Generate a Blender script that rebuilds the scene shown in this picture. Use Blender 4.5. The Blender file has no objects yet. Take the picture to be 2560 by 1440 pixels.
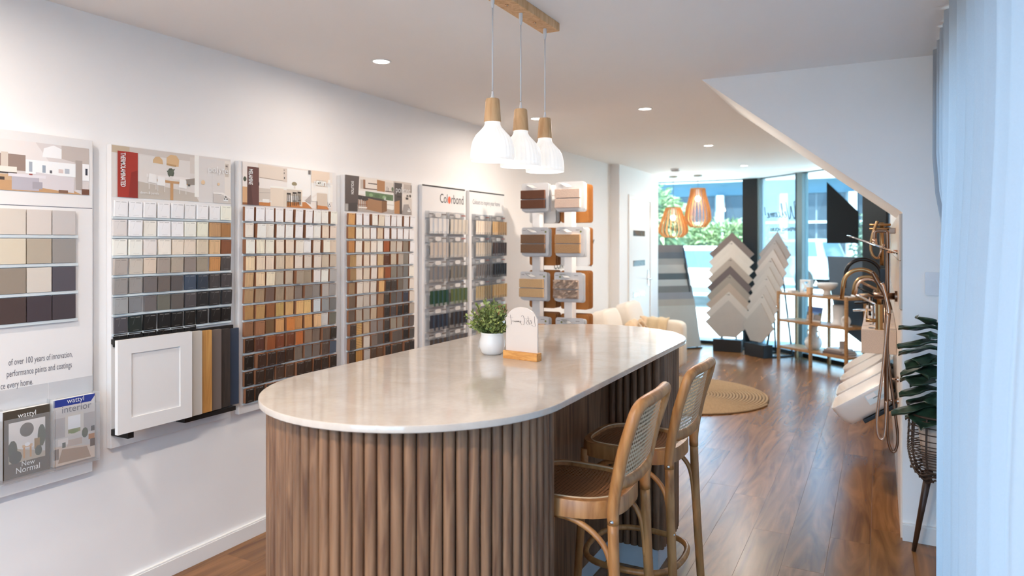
import bpy, bmesh, math, random
from mathutils import Vector, Matrix
random.seed(7)
S = bpy.context.scene
COL = S.collection
PI = math.pi

# ---------------------------------------------------------------- camera, world, light
cam_d = bpy.data.cameras.new('camera'); cam = bpy.data.objects.new('camera', cam_d); COL.objects.link(cam)
cam.location = (0, 0, 1.49); cam.rotation_euler = (PI / 2, 0, math.radians(27.6))
cam_d.sensor_width = 36; cam_d.lens = 36 * 1760 / 2560; cam_d.shift_y = -(720 - 608) / 2560
cam_d.clip_start = 0.02; cam_d.clip_end = 300
cam_d.dof.use_dof = True; cam_d.dof.focus_distance = 2.75; cam_d.dof.aperture_fstop = 2.6
S.camera = cam

W = bpy.data.worlds.new('world'); S.world = W; W.use_nodes = True
bg = W.node_tree.nodes['Background']; bg.inputs[0].default_value = (0.38, 0.67, 1.0, 1); bg.inputs[1].default_value = 3.1
sun_d = bpy.data.lights.new('sun', 'SUN'); sun_d.energy = 17.0; sun_d.color = (1.0, 0.97, 0.9); sun_d.angle = 0.01
sun = bpy.data.objects.new('sun', sun_d); COL.objects.link(sun); sun.location = (-4, -6, 12)
sun.rotation_euler = Vector((0.12, 0.36, -1.0)).to_track_quat('-Z', 'Y').to_euler()
S.view_settings.view_transform = 'Standard'; S.view_settings.look = 'None'
S.view_settings.gamma = 1; S.view_settings.use_curve_mapping = False; S.view_settings.exposure = 1.52
WARM = (1.0, 0.86, 0.745)

# ---------------------------------------------------------------- materials
def lin(c):
    c = c / 255
    return c / 12.92 if c <= 0.04045 else ((c + 0.055) / 1.055) ** 2.4
def H(s, k=1.0):
    return tuple(min(0.9, lin(int(s[i:i + 2], 16)) * k) for i in (0, 2, 4))
MATS = {}
def nodes(name):
    m = bpy.data.materials.new(name); m.use_nodes = True
    nt = m.node_tree
    return m, nt, nt.nodes['Principled BSDF'], nt.nodes['Material Output']
def N(nt, t, **kw):
    n = nt.nodes.new(t)
    for k, v in kw.items(): setattr(n, k, v)
    return n
def mat(name, col=(0.8, 0.8, 0.8), rough=0.5, metal=0.0, vary=0.04, scale=30.0, bump=0.0, coat=0.0, emit=0.0, alpha=1.0, trans=0.0, sss=0.0, spec=0.5):
    if name in MATS: return MATS[name]
    m, nt, b, out = nodes(name)
    b.inputs['Roughness'].default_value = rough; b.inputs['Metallic'].default_value = metal
    b.inputs['Coat Weight'].default_value = coat; b.inputs['Transmission Weight'].default_value = trans
    b.inputs['Specular IOR Level'].default_value = spec
    tc = N(nt, 'ShaderNodeTexCoord'); nz = N(nt, 'ShaderNodeTexNoise'); nz.inputs['Scale'].default_value = scale; nz.inputs['Detail'].default_value = 4
    nt.links.new(tc.outputs['Object'], nz.inputs['Vector'])
    mx = N(nt, 'ShaderNodeMix', data_type='RGBA')
    mx.inputs[6].default_value = (*[c * (1 - vary) for c in col], 1); mx.inputs[7].default_value = (*[min(1, c * (1 + vary)) for c in col], 1)
    nt.links.new(nz.outputs['Fac'], mx.inputs[0]); nt.links.new(mx.outputs[2], b.inputs['Base Color'])
    if bump:
        bp = N(nt, 'ShaderNodeBump'); bp.inputs['Strength'].default_value = bump; bp.inputs['Distance'].default_value = 0.004
        nt.links.new(nz.outputs['Fac'], bp.inputs['Height']); nt.links.new(bp.outputs[0], b.inputs['Normal'])
    if emit:
        b.inputs['Emission Color'].default_value = (*col, 1); b.inputs['Emission Strength'].default_value = emit
    if alpha < 1:
        b.inputs['Alpha'].default_value = alpha
    MATS[name] = m
    return m
def wood(name, a, b2, rough=0.5, scale=(40, 40, 3), rand=0.0, bump=0.1, dist=2.0, coords='Object', coat=0.0, spec=0.5):
    if name in MATS: return MATS[name]
    m, nt, b, out = nodes(name)
    tc = N(nt, 'ShaderNodeTexCoord'); mp = N(nt, 'ShaderNodeMapping'); mp.inputs['Scale'].default_value = scale
    oi = N(nt, 'ShaderNodeObjectInfo')
    cm = N(nt, 'ShaderNodeVectorMath', operation='MULTIPLY_ADD'); cm.inputs[1].default_value = (17, 31, 9)
    nt.links.new(oi.outputs['Random'], cm.inputs[0]); nt.links.new(tc.outputs[coords], cm.inputs[2])
    nt.links.new(cm.outputs[0], mp.inputs['Vector'])
    nz = N(nt, 'ShaderNodeTexNoise'); nz.inputs['Scale'].default_value = 1.0; nz.inputs['Detail'].default_value = 6; nz.inputs['Distortion'].default_value = dist
    nt.links.new(mp.outputs[0], nz.inputs['Vector'])
    rp = N(nt, 'ShaderNodeValToRGB'); rp.color_ramp.elements[0].position = 0.32; rp.color_ramp.elements[0].color = (*a, 1)
    rp.color_ramp.elements[1].position = 0.68; rp.color_ramp.elements[1].color = (*b2, 1)
    nt.links.new(nz.outputs['Fac'], rp.inputs[0])
    hs = N(nt, 'ShaderNodeHueSaturation')
    mr = N(nt, 'ShaderNodeMapRange'); mr.inputs[3].default_value = 1 - rand; mr.inputs[4].default_value = 1 + rand
    nt.links.new(oi.outputs['Random'], mr.inputs[0]); nt.links.new(mr.outputs[0], hs.inputs['Value'])
    nt.links.new(rp.outputs[0], hs.inputs['Color']); nt.links.new(hs.outputs[0], b.inputs['Base Color'])
    b.inputs['Roughness'].default_value = rough; b.inputs['Coat Weight'].default_value = coat; b.inputs['Specular IOR Level'].default_value = spec
    bp = N(nt, 'ShaderNodeBump'); bp.inputs['Strength'].default_value = bump; bp.inputs['Distance'].default_value = 0.002
    nt.links.new(nz.outputs['Fac'], bp.inputs['Height']); nt.links.new(bp.outputs[0], b.inputs['Normal'])
    MATS[name] = m
    return m
def glassy(name, tint=(0.9, 0.97, 1.0), gloss=0.12, rough=0.0, milk=0.0):
    if name in MATS: return MATS[name]
    m, nt, b, out = nodes(name); nt.nodes.remove(b)
    t = N(nt, 'ShaderNodeBsdfTransparent'); t.inputs[0].default_value = (*tint, 1)
    g = N(nt, 'ShaderNodeBsdfGlossy'); g.inputs['Roughness'].default_value = rough
    fr = N(nt, 'ShaderNodeLayerWeight'); fr.inputs[0].default_value = 0.5
    pw = N(nt, 'ShaderNodeMath', operation='POWER'); pw.inputs[1].default_value = 5.0; nt.links.new(fr.outputs['Facing'], pw.inputs[0])
    mm = N(nt, 'ShaderNodeMath', operation='MULTIPLY_ADD'); mm.inputs[1].default_value = 0.9; mm.inputs[2].default_value = gloss * 0.4; mm.use_clamp = True
    nt.links.new(pw.outputs[0], mm.inputs[0])
    a = N(nt, 'ShaderNodeMixShader'); nt.links.new(mm.outputs[0], a.inputs[0]); nt.links.new(t.outputs[0], a.inputs[1]); nt.links.new(g.outputs[0], a.inputs[2])
    last = a
    if milk:
        d = N(nt, 'ShaderNodeBsdfDiffuse'); d.inputs[0].default_value = (0.85, 0.85, 0.85, 1)
        last = N(nt, 'ShaderNodeMixShader'); last.inputs[0].default_value = milk
        nt.links.new(a.outputs[0], last.inputs[1]); nt.links.new(d.outputs[0], last.inputs[2])
    nt.links.new(last.outputs[0], out.inputs[0])
    MATS[name] = m
    return m
def obj_color_mat(name, rough=0.55, grain=0.0, marks=True, lightmark=False):
    """colour comes from each object's own colour; a thin printed line near the top edge and a slanted scratch-like guide line"""
    if name in MATS: return MATS[name]
    m, nt, b, out = nodes(name)
    oi = N(nt, 'ShaderNodeObjectInfo'); tc = N(nt, 'ShaderNodeTexCoord')
    last = oi.outputs['Color']
    if grain:
        mp = N(nt, 'ShaderNodeMapping'); mp.inputs['Scale'].default_value = (300, 300, 14)
        cm = N(nt, 'ShaderNodeVectorMath', operation='ADD'); nt.links.new(oi.outputs['Location'], cm.inputs[0]); nt.links.new(tc.outputs['Object'], cm.inputs[1])
        nt.links.new(cm.outputs[0], mp.inputs[0])
        nz = N(nt, 'ShaderNodeTexNoise'); nz.inputs['Scale'].default_value = 1; nz.inputs['Detail'].default_value = 4; nt.links.new(mp.outputs[0], nz.inputs['Vector'])
        mr = N(nt, 'ShaderNodeMapRange'); mr.inputs[1].default_value = 0.3; mr.inputs[2].default_value = 0.7; mr.inputs[3].default_value = 1 - grain; mr.inputs[4].default_value = 1 + grain
        nt.links.new(nz.outputs['Fac'], mr.inputs[0])
        hs = N(nt, 'ShaderNodeHueSaturation'); nt.links.new(last, hs.inputs['Color']); nt.links.new(mr.outputs[0], hs.inputs['Value']); last = hs.outputs[0]
    if marks:
        sp = N(nt, 'ShaderNodeSeparateXYZ'); nt.links.new(tc.outputs['Generated'], sp.inputs[0])
        def band(src, lo, hi):
            a = N(nt, 'ShaderNodeMath', operation='GREATER_THAN'); a.inputs[1].default_value = lo; nt.links.new(src, a.inputs[0])
            c = N(nt, 'ShaderNodeMath', operation='LESS_THAN'); c.inputs[1].default_value = hi; nt.links.new(src, c.inputs[0])
            d = N(nt, 'ShaderNodeMath', operation='MULTIPLY'); nt.links.new(a.outputs[0], d.inputs[0]); nt.links.new(c.outputs[0], d.inputs[1]); return d.outputs[0]
        def mul(a, c):
            d = N(nt, 'ShaderNodeMath', operation='MULTIPLY'); nt.links.new(a, d.inputs[0]); nt.links.new(c, d.inputs[1]); return d.outputs[0]
        def mx(a, c):
            d = N(nt, 'ShaderNodeMath', operation='MAXIMUM'); nt.links.new(a, d.inputs[0]); nt.links.new(c, d.inputs[1]); return d.outputs[0]
        y, zz = sp.outputs[1], sp.outputs[2]
        l1 = mul(band(zz, 0.90, 0.925), band(y, 0.1, 0.42)); l2 = mul(band(zz, 0.885, 0.93), band(y, 0.5, 0.88)); l3 = mul(band(zz, 0.10, 0.115), band(y, 0.3, 0.75))
        lw = N(nt, 'ShaderNodeMath', operation='MULTIPLY_ADD'); nt.links.new(zz, lw.inputs[0]); lw.inputs[1].default_value = -0.35; nt.links.new(y, lw.inputs[2])
        l4 = mul(band(lw.outputs[0], 0.115, 0.135), band(zz, 0.45, 0.84))
        mk = mx(mx(l1, l2), l3)
        m4 = N(nt, 'ShaderNodeMath', operation='MULTIPLY'); nt.links.new(l4, m4.inputs[0]); m4.inputs[1].default_value = 0.5
        mk = mx(mk, m4.outputs[0])
        ms = N(nt, 'ShaderNodeMath', operation='MULTIPLY'); nt.links.new(mk, ms.inputs[0]); ms.inputs[1].default_value = 0.45
        mix = N(nt, 'ShaderNodeMix', data_type='RGBA'); nt.links.new(ms.outputs[0], mix.inputs[0]); nt.links.new(last, mix.inputs[6])
        mix.inputs[7].default_value = (0.6, 0.58, 0.55, 1) if lightmark else (0.05, 0.045, 0.04, 1); last = mix.outputs[2]
    nt.links.new(last, b.inputs['Base Color']); b.inputs['Roughness'].default_value = rough
    MATS[name] = m
    return m
def vcol_mat(name='print', rough=0.45):
    if name in MATS: return MATS[name]
    m, nt, b, out = nodes(name)
    a = N(nt, 'ShaderNodeVertexColor'); a.layer_name = 'Col'
    nt.links.new(a.outputs[0], b.inputs['Base Color']); b.inputs['Roughness'].default_value = rough
    MATS[name] = m
    return m

# ---------------------------------------------------------------- mesh helpers
ORG = {}          # world position of each built object's origin
class MB:
    def __init__(s): s.v = []; s.f = []; s.mi = []; s.m = 0
    def add(s, vs, fs):
        o = len(s.v); s.v += [Vector(q) for q in vs]; s.f += [tuple(i + o for i in f) for f in fs]; s.mi += [s.m] * len(fs); return s
    def box(s, a, b, M=None):
        x0, y0, z0 = a; x1, y1, z1 = b
        vs = [(x0, y0, z0), (x1, y0, z0), (x1, y1, z0), (x0, y1, z0), (x0, y0, z1), (x1, y0, z1), (x1, y1, z1), (x0, y1, z1)]
        if M is not None: vs = [M @ Vector(q) for q in vs]
        return s.add(vs, [(0, 3, 2, 1), (4, 5, 6, 7), (0, 1, 5, 4), (1, 2, 6, 5), (2, 3, 7, 6), (3, 0, 4, 7)])
    def bbox(s, a, b, r, M=None):
        """box with chamfered edges"""
        (x0, y0, z0), (x1, y1, z1) = a, b
        bm = bmesh.new(); bmesh.ops.create_cube(bm, size=1)
        for q in bm.verts: q.co = Vector(((x0 + x1) / 2 + q.co.x * (x1 - x0), (y0 + y1) / 2 + q.co.y * (y1 - y0), (z0 + z1) / 2 + q.co.z * (z1 - z0)))
        bmesh.ops.bevel(bm, geom=list(bm.edges), offset=r, segments=2, profile=0.7, affect='EDGES')
        return s.bm(bm, M)
    def bm(s, bm, M=None):
        bm.verts.index_update()
        vs = [(M @ q.co) if M is not None else q.co.copy() for q in bm.verts]; fs = [tuple(q.index for q in f.verts) for f in bm.faces]
        bm.free(); return s.add(vs, fs)
    def prism(s, poly, axis, a, b, M=None):
        """extrude 2D poly (ccw) along axis ('x','y','z') from a to b"""
        def P(p, t):
            q = {'x': (t, p[0], p[1]), 'y': (p[0], t, p[1]), 'z': (p[0], p[1], t)}[axis]
            return M @ Vector(q) if M is not None else Vector(q)
        n = len(poly); vs = [P(p, a) for p in poly] + [P(p, b) for p in poly]
        fs = [tuple(range(n))[::-1], tuple(range(n, 2 * n))] + [(i, (i + 1) % n, n + (i + 1) % n, n + i) for i in range(n)]
        return s.add(vs, fs)
    def tube(s, pts, r, n=8, closed=False, caps=True, flat=None):
        """swept tube; r number or list; flat=(rx, ry, up) makes an elliptical section"""
        pts = [Vector(p) for p in pts]; k = len(pts); rs = r if isinstance(r, (list, tuple)) else [r] * k
        up = Vector((0, 0, 1)); o = len(s.v); T = []
        for i in range(k):
            a = pts[(i - 1) % k] if (closed or i > 0) else pts[0]; c = pts[(i + 1) % k] if (closed or i < k - 1) else pts[-1]
            t = (c - a); T.append(t.normalized() if t.length > 1e-9 else Vector((0, 0, 1)))
        nrm = T[0].orthogonal().normalized()
        if flat: nrm = (Vector(flat[2]) - T[0] * T[0].dot(Vector(flat[2]))).normalized()
        vs = []
        for i in range(k):
            if flat: nrm = (Vector(flat[2]) - T[i] * T[i].dot(Vector(flat[2])))
            else: nrm = nrm - T[i] * T[i].dot(nrm)
            if nrm.length < 1e-6: nrm = T[i].orthogonal()
            nrm.normalize(); bn = T[i].cross(nrm)
            for j in range(n):
                a = 2 * PI * j / n
                ra, rb = (flat[0] * rs[i], flat[1] * rs[i]) if flat else (rs[i], rs[i])
                vs.append(pts[i] + nrm * math.cos(a) * ra + bn * math.sin(a) * rb)
        fs = []
        for i in range(k if closed else k - 1):
            i2 = (i + 1) % k
            for j in range(n): fs.append((i * n + j, i * n + (j + 1) % n, i2 * n + (j + 1) % n, i2 * n + j))
        if caps and not closed: fs += [tuple(range(n))[::-1], tuple((k - 1) * n + j for j in range(n))]
        return s.add(vs, fs)
    def cyl(s, a, b, r, n=16, r2=None): return s.tube([a, b], [r, r if r2 is None else r2], n)
    def lathe(s, prof, c=(0, 0, 0), n=32, M=None, wave=None):
        """prof list of (r,z) revolved around z through c; wave(angle,r,z)->r"""
        vs = []; fs = []; c = Vector(c)
        for (r, z) in prof:
            for j in range(n):
                a = 2 * PI * j / n; rr = wave(a, r, z) if wave else r
                q = c + Vector((rr * math.cos(a), rr * math.sin(a), z)); vs.append(M @ q if M is not None else q)
        for i in range(len(prof) - 1):
            for j in range(n): fs.append((i * n + j, i * n + (j + 1) % n, (i + 1) * n + (j + 1) % n, (i + 1) * n + j))
        return s.add(vs, fs)
    def sphere(s, c, r, n=12, sq=(1, 1, 1), M=None):
        pr = [(math.sin(PI * i / n) * r, -math.cos(PI * i / n) * r * sq[2]) for i in range(n + 1)]
        pr[0] = (1e-5, pr[0][1]); pr[-1] = (1e-5, pr[-1][1])
        return s.lathe(pr, c, n * 2, M)
    def build(s, name, mats, parent=None, smooth=False, origin=None, auto=None):
        me = bpy.data.meshes.new(name)
        if parent is not None: org = ORG[parent.name]
        elif origin is not None: org = Vector(origin)
        else:
            lo = [min(q[i] for q in s.v) for i in range(3)]; hi = [max(q[i] for q in s.v) for i in range(3)]
            org = Vector(((lo[0] + hi[0]) / 2, (lo[1] + hi[1]) / 2, lo[2]))
        me.from_pydata([tuple(q - org) for q in s.v], [], s.f)
        mats = mats if isinstance(mats, (list, tuple)) else [mats]
        for q in mats: me.materials.append(q)
        for p, i in zip(me.polygons, s.mi): p.material_index = min(i, len(mats) - 1)
        bm = bmesh.new(); bm.from_mesh(me); bmesh.ops.recalc_face_normals(bm, faces=bm.faces); bm.to_mesh(me); bm.free()
        if smooth: me.polygons.foreach_set('use_smooth', [len(p.vertices) <= 6 for p in me.polygons])
        if auto is not None:
            try: me.set_sharp_from_angle(angle=math.radians(auto))
            except Exception: pass
        if smooth:
            for p in me.polygons:
                if len(p.vertices) > 6: p.use_smooth = False
        o = bpy.data.objects.new(name, me); COL.objects.link(o)
        if parent is not None: o.parent = parent
        else: o.location = org
        ORG[o.name] = org
        return o
def tag(o, label, cat, group=None):
    o['label'] = label; o['category'] = cat
    if group: o['group'] = group
    return o
def struct(o, label=None):
    o['kind'] = 'structure'
    if label: o['label'] = label
    return o
def thing(name, loc, label, cat, group=None):
    o = bpy.data.objects.new(name, None); COL.objects.link(o); o.location = loc; o.empty_display_size = 0.1
    ORG[o.name] = Vector(loc); return tag(o, label, cat, group)
def copy_tree(o, parent=None):
    c = o.copy(); COL.objects.link(c); c.parent = parent
    ORG[c.name] = ORG[o.name]
    for ch in o.children: copy_tree(ch, c)
    return c
def place(o, loc, rz=0.0):
    o.location = loc; o.rotation_euler = (0, 0, rz); return o
def catmull(pts, n=6, closed=False):
    pts = [Vector(p) for p in pts]; k = len(pts); out = []
    for i in range(k if closed else k - 1):
        g = lambda j: pts[j % k] if closed else pts[max(0, min(k - 1, j))]
        p0, p1, p2, p3 = g(i - 1), g(i), g(i + 1), g(i + 2)
        for q in range(n):
            t = q / n
            out.append(0.5 * ((2 * p1) + (p2 - p0) * t + (2 * p0 - 5 * p1 + 4 * p2 - p3) * t * t + (3 * p1 - p0 - 3 * p2 + p3) * t ** 3))
    if not closed: out.append(pts[-1])
    return out
def rrect(x0, y0, x1, y1, r, n=4):
    out = []
    for cx, cy, a0 in ((x1 - r, y1 - r, 0), (x0 + r, y1 - r, 90), (x0 + r, y0 + r, 180), (x1 - r, y0 + r, 270)):
        for i in range(n + 1):
            a = math.radians(a0 + 90 * i / n); out.append((cx + r * math.cos(a), cy + r * math.sin(a)))
    return out
def circ(cx, cy, r, n=16, ry=None): return [(cx + r * math.cos(2 * PI * i / n), cy + (ry or r) * math.sin(2 * PI * i / n)) for i in range(n)]
def R4(u0, v0, u1, v1): return [(u0, v0), (u1, v0), (u1, v1), (u0, v1)]
def picture(name, parent, org, U, V, nrm, shapes, step=0.00006, rough=0.45):
    """a flat printed image: coloured polygons in unit coordinates laid one over another"""
    org, U, V, nrm = Vector(org), Vector(U), Vector(V), Vector(nrm)
    vs, fs, cs = [], [], []
    for i, (c, poly) in enumerate(shapes):
        if isinstance(c, str): c = H(c, 1.2)
        o = len(vs); vs += [org + U * max(0, min(1, p[0])) + V * max(0, min(1, p[1])) + nrm * (0.0004 + step * i) for p in poly]
        fs.append(tuple(range(o, o + len(poly)))); cs += [(*c, 1)] * len(poly)
    me = bpy.data.meshes.new(name); wo = ORG[parent.name]
    me.from_pydata([tuple(q - wo) for q in vs], [], fs); a = me.color_attributes.new('Col', 'FLOAT_COLOR', 'CORNER')
    k = 0
    for p in me.polygons:
        for li in p.loop_indices: a.data[li].color = cs[p.vertices[li - p.loop_start]]
    me.materials.append(vcol_mat('print_%d' % int(rough * 100), rough))
    o = bpy.data.objects.new(name, me); COL.objects.link(o); o.parent = parent; ORG[o.name] = wo
    return o
def text(name, parent, body, org, U, V, size, m, align='LEFT', sx=1.0, shear=0.0, bold=0.0, spacing=1.0, nrm=None, depth=0.0006):
    cu = bpy.data.curves.new('tmp', 'FONT'); cu.body = body; cu.size = size; cu.align_x = align; cu.offset = bold; cu.shear = shear; cu.space_character = spacing; cu.resolution_u = 3
    ob = bpy.data.objects.new('tmp', cu); COL.objects.link(ob)
    dg = bpy.context.evaluated_depsgraph_get(); me0 = ob.evaluated_get(dg).to_mesh()
    org, U, V = Vector(org), Vector(U), Vector(V); nrm = Vector(nrm) if nrm else U.cross(V)
    b = MB(); b.add([org + U * (q.co.x * sx) + V * q.co.y + nrm * depth for q in me0.vertices], [tuple(p.vertices) for p in me0.polygons])
    ob.evaluated_get(dg).to_mesh_clear(); bpy.data.objects.remove(ob); bpy.data.curves.remove(cu)
    me = bpy.data.meshes.new(name); wo = ORG[parent.name]; me.from_pydata([tuple(q - wo) for q in b.v], [], b.f); me.materials.append(m)
    o = bpy.data.objects.new(name, me); COL.objects.link(o); o.parent = parent; ORG[o.name] = wo
    return o
def script_strokes(name, parent, strokes, org, U, V, w, m, nrm, depth=0.0006):
    """handwriting: ribbon strokes in 2D unit coordinates"""
    org, U, V, nrm = Vector(org), Vector(U), Vector(V), Vector(nrm); b = MB()
    for st in strokes:
        pts = catmull([(x, y, 0) for x, y in st], 5); vs = []
        for i, p in enumerate(pts):
            t = (pts[min(i + 1, len(pts) - 1)] - pts[max(i - 1, 0)]); t = t.normalized() if t.length > 0 else Vector((1, 0, 0))
            sd = Vector((-t.y, t.x, 0)) * w * 0.5
            for q in (p + sd, p - sd): vs.append(org + U * q.x + V * q.y + nrm * depth)
        b.add(vs, [(2 * i, 2 * i + 1, 2 * i + 3, 2 * i + 2) for i in range(len(pts) - 1)])
    me = bpy.data.meshes.new(name); wo = ORG[parent.name]; me.from_pydata([tuple(q - wo) for q in b.v], [], b.f); me.materials.append(m)
    o = bpy.data.objects.new(name, me); COL.objects.link(o); o.parent = parent; ORG[o.name] = wo
    return o
def lamp(name, parent, loc, kind, power, color=WARM, radius=0.05, cone=110, blend=0.7):
    d = bpy.data.lights.new(name, kind); d.energy = power; d.color = color
    if kind != 'AREA': d.shadow_soft_size = radius
    if kind == 'AREA': d.shape = 'DISK'; d.size = radius * 2; d.spread = math.radians(176)
    if kind == 'SPOT': d.spot_size = math.radians(cone); d.spot_blend = blend
    o = bpy.data.objects.new(name, d); COL.objects.link(o); o.parent = parent; o.location = Vector(loc) - ORG[parent.name]
    return o
# ---------------------------------------------------------------- the setting
XL, ZC = -2.83, 2.42            # left wall, ceiling
YB, YR = -1.7, 4.05             # wall behind the camera, stair wall facing the camera
XR = 0.10                       # tiled wall
YF = 10.6; EX = Vector((0.7071, -0.7071, 0)); CNR = Vector((-1.53, YF, 0))   # facade corner, direction of the angled glass
m_wall = mat('wall_paint', (0.885, 0.875, 0.86), 0.6, vary=0.015, scale=6)
m_ceil = mat('ceiling_paint', (0.885, 0.87, 0.85), 0.75, vary=0.01, scale=5)
m_white = mat('white_satin', (0.82, 0.81, 0.79), 0.35, vary=0.01)
m_black = mat('black_metal', (0.012, 0.012, 0.013), 0.4, vary=0.1)
m_frame = mat('aluminium_frame', (0.022, 0.024, 0.025), 0.35, metal=0.6, vary=0.05)
m_framein = mat('frame_reveal', (0.16, 0.21, 0.21), 0.45, vary=0.05)
m_glass = glassy('window_glass', (0.93, 0.97, 0.98), 0.08)
m_tint = glassy('tinted_glass', (0.73, 0.84, 0.865), 0.05)
m_chrome = mat('chrome', (0.75, 0.76, 0.78), 0.08, metal=1, vary=0.01)
m_plank = wood('oak_plank', H('664327', 1.0), H('91653b', 1.0), 0.26, (9, 0.9, 9), rand=0.13, bump=0.04, dist=2.5, spec=0.35)

fl = MB().box((-3.6, YB - 0.1, -0.12), (0.6, 11.0, -0.012)).build('floor', mat('floor_underlay', (0.09, 0.06, 0.04), 0.8))
struct(fl, 'brown timber plank floor')
pw, pl = 0.182, 1.6
pm = None
r = 0
x = -3.5
k = 0
while x < 0.5:
    y = YB - random.uniform(0.1, 1.3)
    while y < 10.75:
        ln = pl
        y0, y1 = max(y, YB), min(y + ln, 10.75)
        if y1 - y0 > 0.05:
            if pm is None or abs((y1 - y0) - pl) > 1e-6:
                b = MB(); b.bbox((-pw / 2 + 0.0003, 0.0004, -0.012), (pw / 2 - 0.0003, y1 - y0 - 0.0004, 0.0), 0.0007)
                o = b.build('plank', m_plank, fl)
                for q in o.data.vertices: q.co += ORG[fl.name]
                if pm is None and abs((y1 - y0) - pl) < 1e-6: pm = o.data
            else:
                o = bpy.data.objects.new('plank', pm); COL.objects.link(o); o.parent = fl
            o.location = Vector((x + pw / 2, y0, 0)) - ORG[fl.name]
            k += 1
        y += ln
    x += pw
cl = struct(MB().prism([(-3.6, YB - 0.95), (0.75, YB - 0.95), (0.75, 8.65), (-1.40, 10.80), (-1.6, 10.85), (-3.6, 10.85)], 'z', ZC, ZC + 0.25).build('ceiling', m_ceil), 'plain white plasterboard ceiling')  # unseen rear overhang added to keep sun out of the back glazing

struct(MB().box((XL - 0.15, YB, 0), (XL, 7.93, ZC)).build('wall_left', m_wall), 'long white wall with the sample boards')
# protruding part of that wall with the white door
wd = struct(MB().box((XL - 0.45, 7.93, 0), (-2.72, 9.56, ZC)).build('wall_door', m_wall), 'white wall section holding the glazed slot door')
struct(MB().box((-3.6, 9.56, 0), (-3.5, YF, ZC)).build('wall_corner', m_wall), 'white wall closing the window corner')
b = MB(); b.box((-3.55, YB - 0.1, 0), (-1.9, YB, ZC)); b.box((-1.9, YB - 0.1, 2.25), (0.7, YB, ZC)); b.box((0.4, YB - 0.1, 0), (0.7, YB, 2.25))
struct(b.build('wall_back', m_wall), 'white wall behind the viewpoint')
b = MB()
for xx in (-1.9, -0.8, 0.35): b.box((xx, YB - 0.08, 0.0), (xx + 0.05, YB - 0.02, 2.25))
b.box((-1.9, YB - 0.08, 2.2), (0.4, YB - 0.02, 2.25)); b.box((-1.9, YB - 0.08, 0.0), (0.4, YB - 0.02, 0.06))
w4 = struct(b.build('window_4', m_frame), 'glazed entry behind the viewpoint')
for xx in (-1.85, -0.75): MB().box((xx, YB - 0.055, 0.06), (xx + 1.1 - 0.05, YB - 0.05, 2.2)).build('pane', m_glass, w4)
b = MB(); b.box((XL, YB, 0), (XL + 0.014, 7.93, 0.075)); b.box((XL + 0.014, YB, 0), (XL + 0.018, 7.93, 0.068))
struct(b.build('baseboard_left', m_white), 'white skirting board along the long wall')

# stair bulkhead: wall facing the camera with a sloped soffit
ztip, xs = 1.645, -0.90
bk = MB(); bk.prism([(XR, 0), (0.62, 0), (0.62, ZC), (xs, ZC), (XR, ztip)][::-1], 'y', YR, 5.16)
struct(bk.build('wall_stair', m_wall), 'white stair wall with sloping soffit, a light switch on it')
struct(MB().box((XR + 0.0, 5.16, 0), (0.62, 8.98, ZC)).build('wall_right', m_wall), 'narrow white wall behind the tapware display')
b = MB(); b.box((XR + 0.0, YR - 0.014, 0), (0.55, YR, 0.088)); b.box((XR + 0.0, YR - 0.018, 0), (0.55, YR - 0.014, 0.08))
struct(b.build('baseboard_right', m_white), 'white skirting board below the light switch')
# stone tiles on the tapware wall, above z 1.15
m_tile = mat('travertine_tile', H('bfa68e', 1.25), 0.3, vary=0.14, scale=5)
tiles = MB().box((XR - 0.006, YR + 0.002, 1.156), (XR, 7.6, ztip - 0.005)).build('trim_1', mat('grout', (0.55, 0.5, 0.45), 0.8)); struct(tiles, 'beige stone tile panel behind the shower fittings')
yy = YR + 0.004
while yy < 7.55:
    for z0, z1 in ((1.158, 1.40), (1.403, ztip - 0.008)):
        MB().bbox((XR - 0.015, yy, z0), (XR - 0.006, yy + 0.585, z1), 0.0015).build('tile', m_tile, tiles)
    yy += 0.588
struct(MB().box((XR - 0.008, YR + 0.02, 0.0), (XR, 7.9, 1.15)).build('trim_2', mat('wall_sheet', H('cfc4b8', 1.25), 0.25, vary=0.02)), 'pale glossy lower wall panel behind the basins')

# right wall with the curtained window
wr = MB(); xw = 0.46
wr.box((xw, YB, ZC - 0.12), (xw + 0.14, YR, ZC)); wr.box((xw, YB, 0), (xw + 0.14, YR, 0.08)); wr.box((xw, YB, 0.08), (xw + 0.14, -1.2, ZC - 0.12)); wr.box((xw, 3.95, 0.08), (xw + 0.14, YR, ZC - 0.12))
struct(wr.build('wall_window', m_wall), 'white wall around the curtained window')
w1 = MB()
for yy in (-1.2, 0.5, 2.2, 3.9): w1.box((xw + 0.03, yy, 0.08), (xw + 0.1, yy + 0.05, ZC - 0.12))
for zz in (0.08, ZC - 0.17): w1.box((xw + 0.03, -1.2, zz), (xw + 0.1, 3.95, zz + 0.05))
w1 = struct(w1.build('window_1', m_frame), 'dark framed window behind the sheer curtain')
for yy in (-1.15, 0.55, 2.25): MB().box((xw + 0.06, yy, 0.13), (xw + 0.066, yy + 1.65, ZC - 0.17)).build('pane', m_glass, w1)

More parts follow.
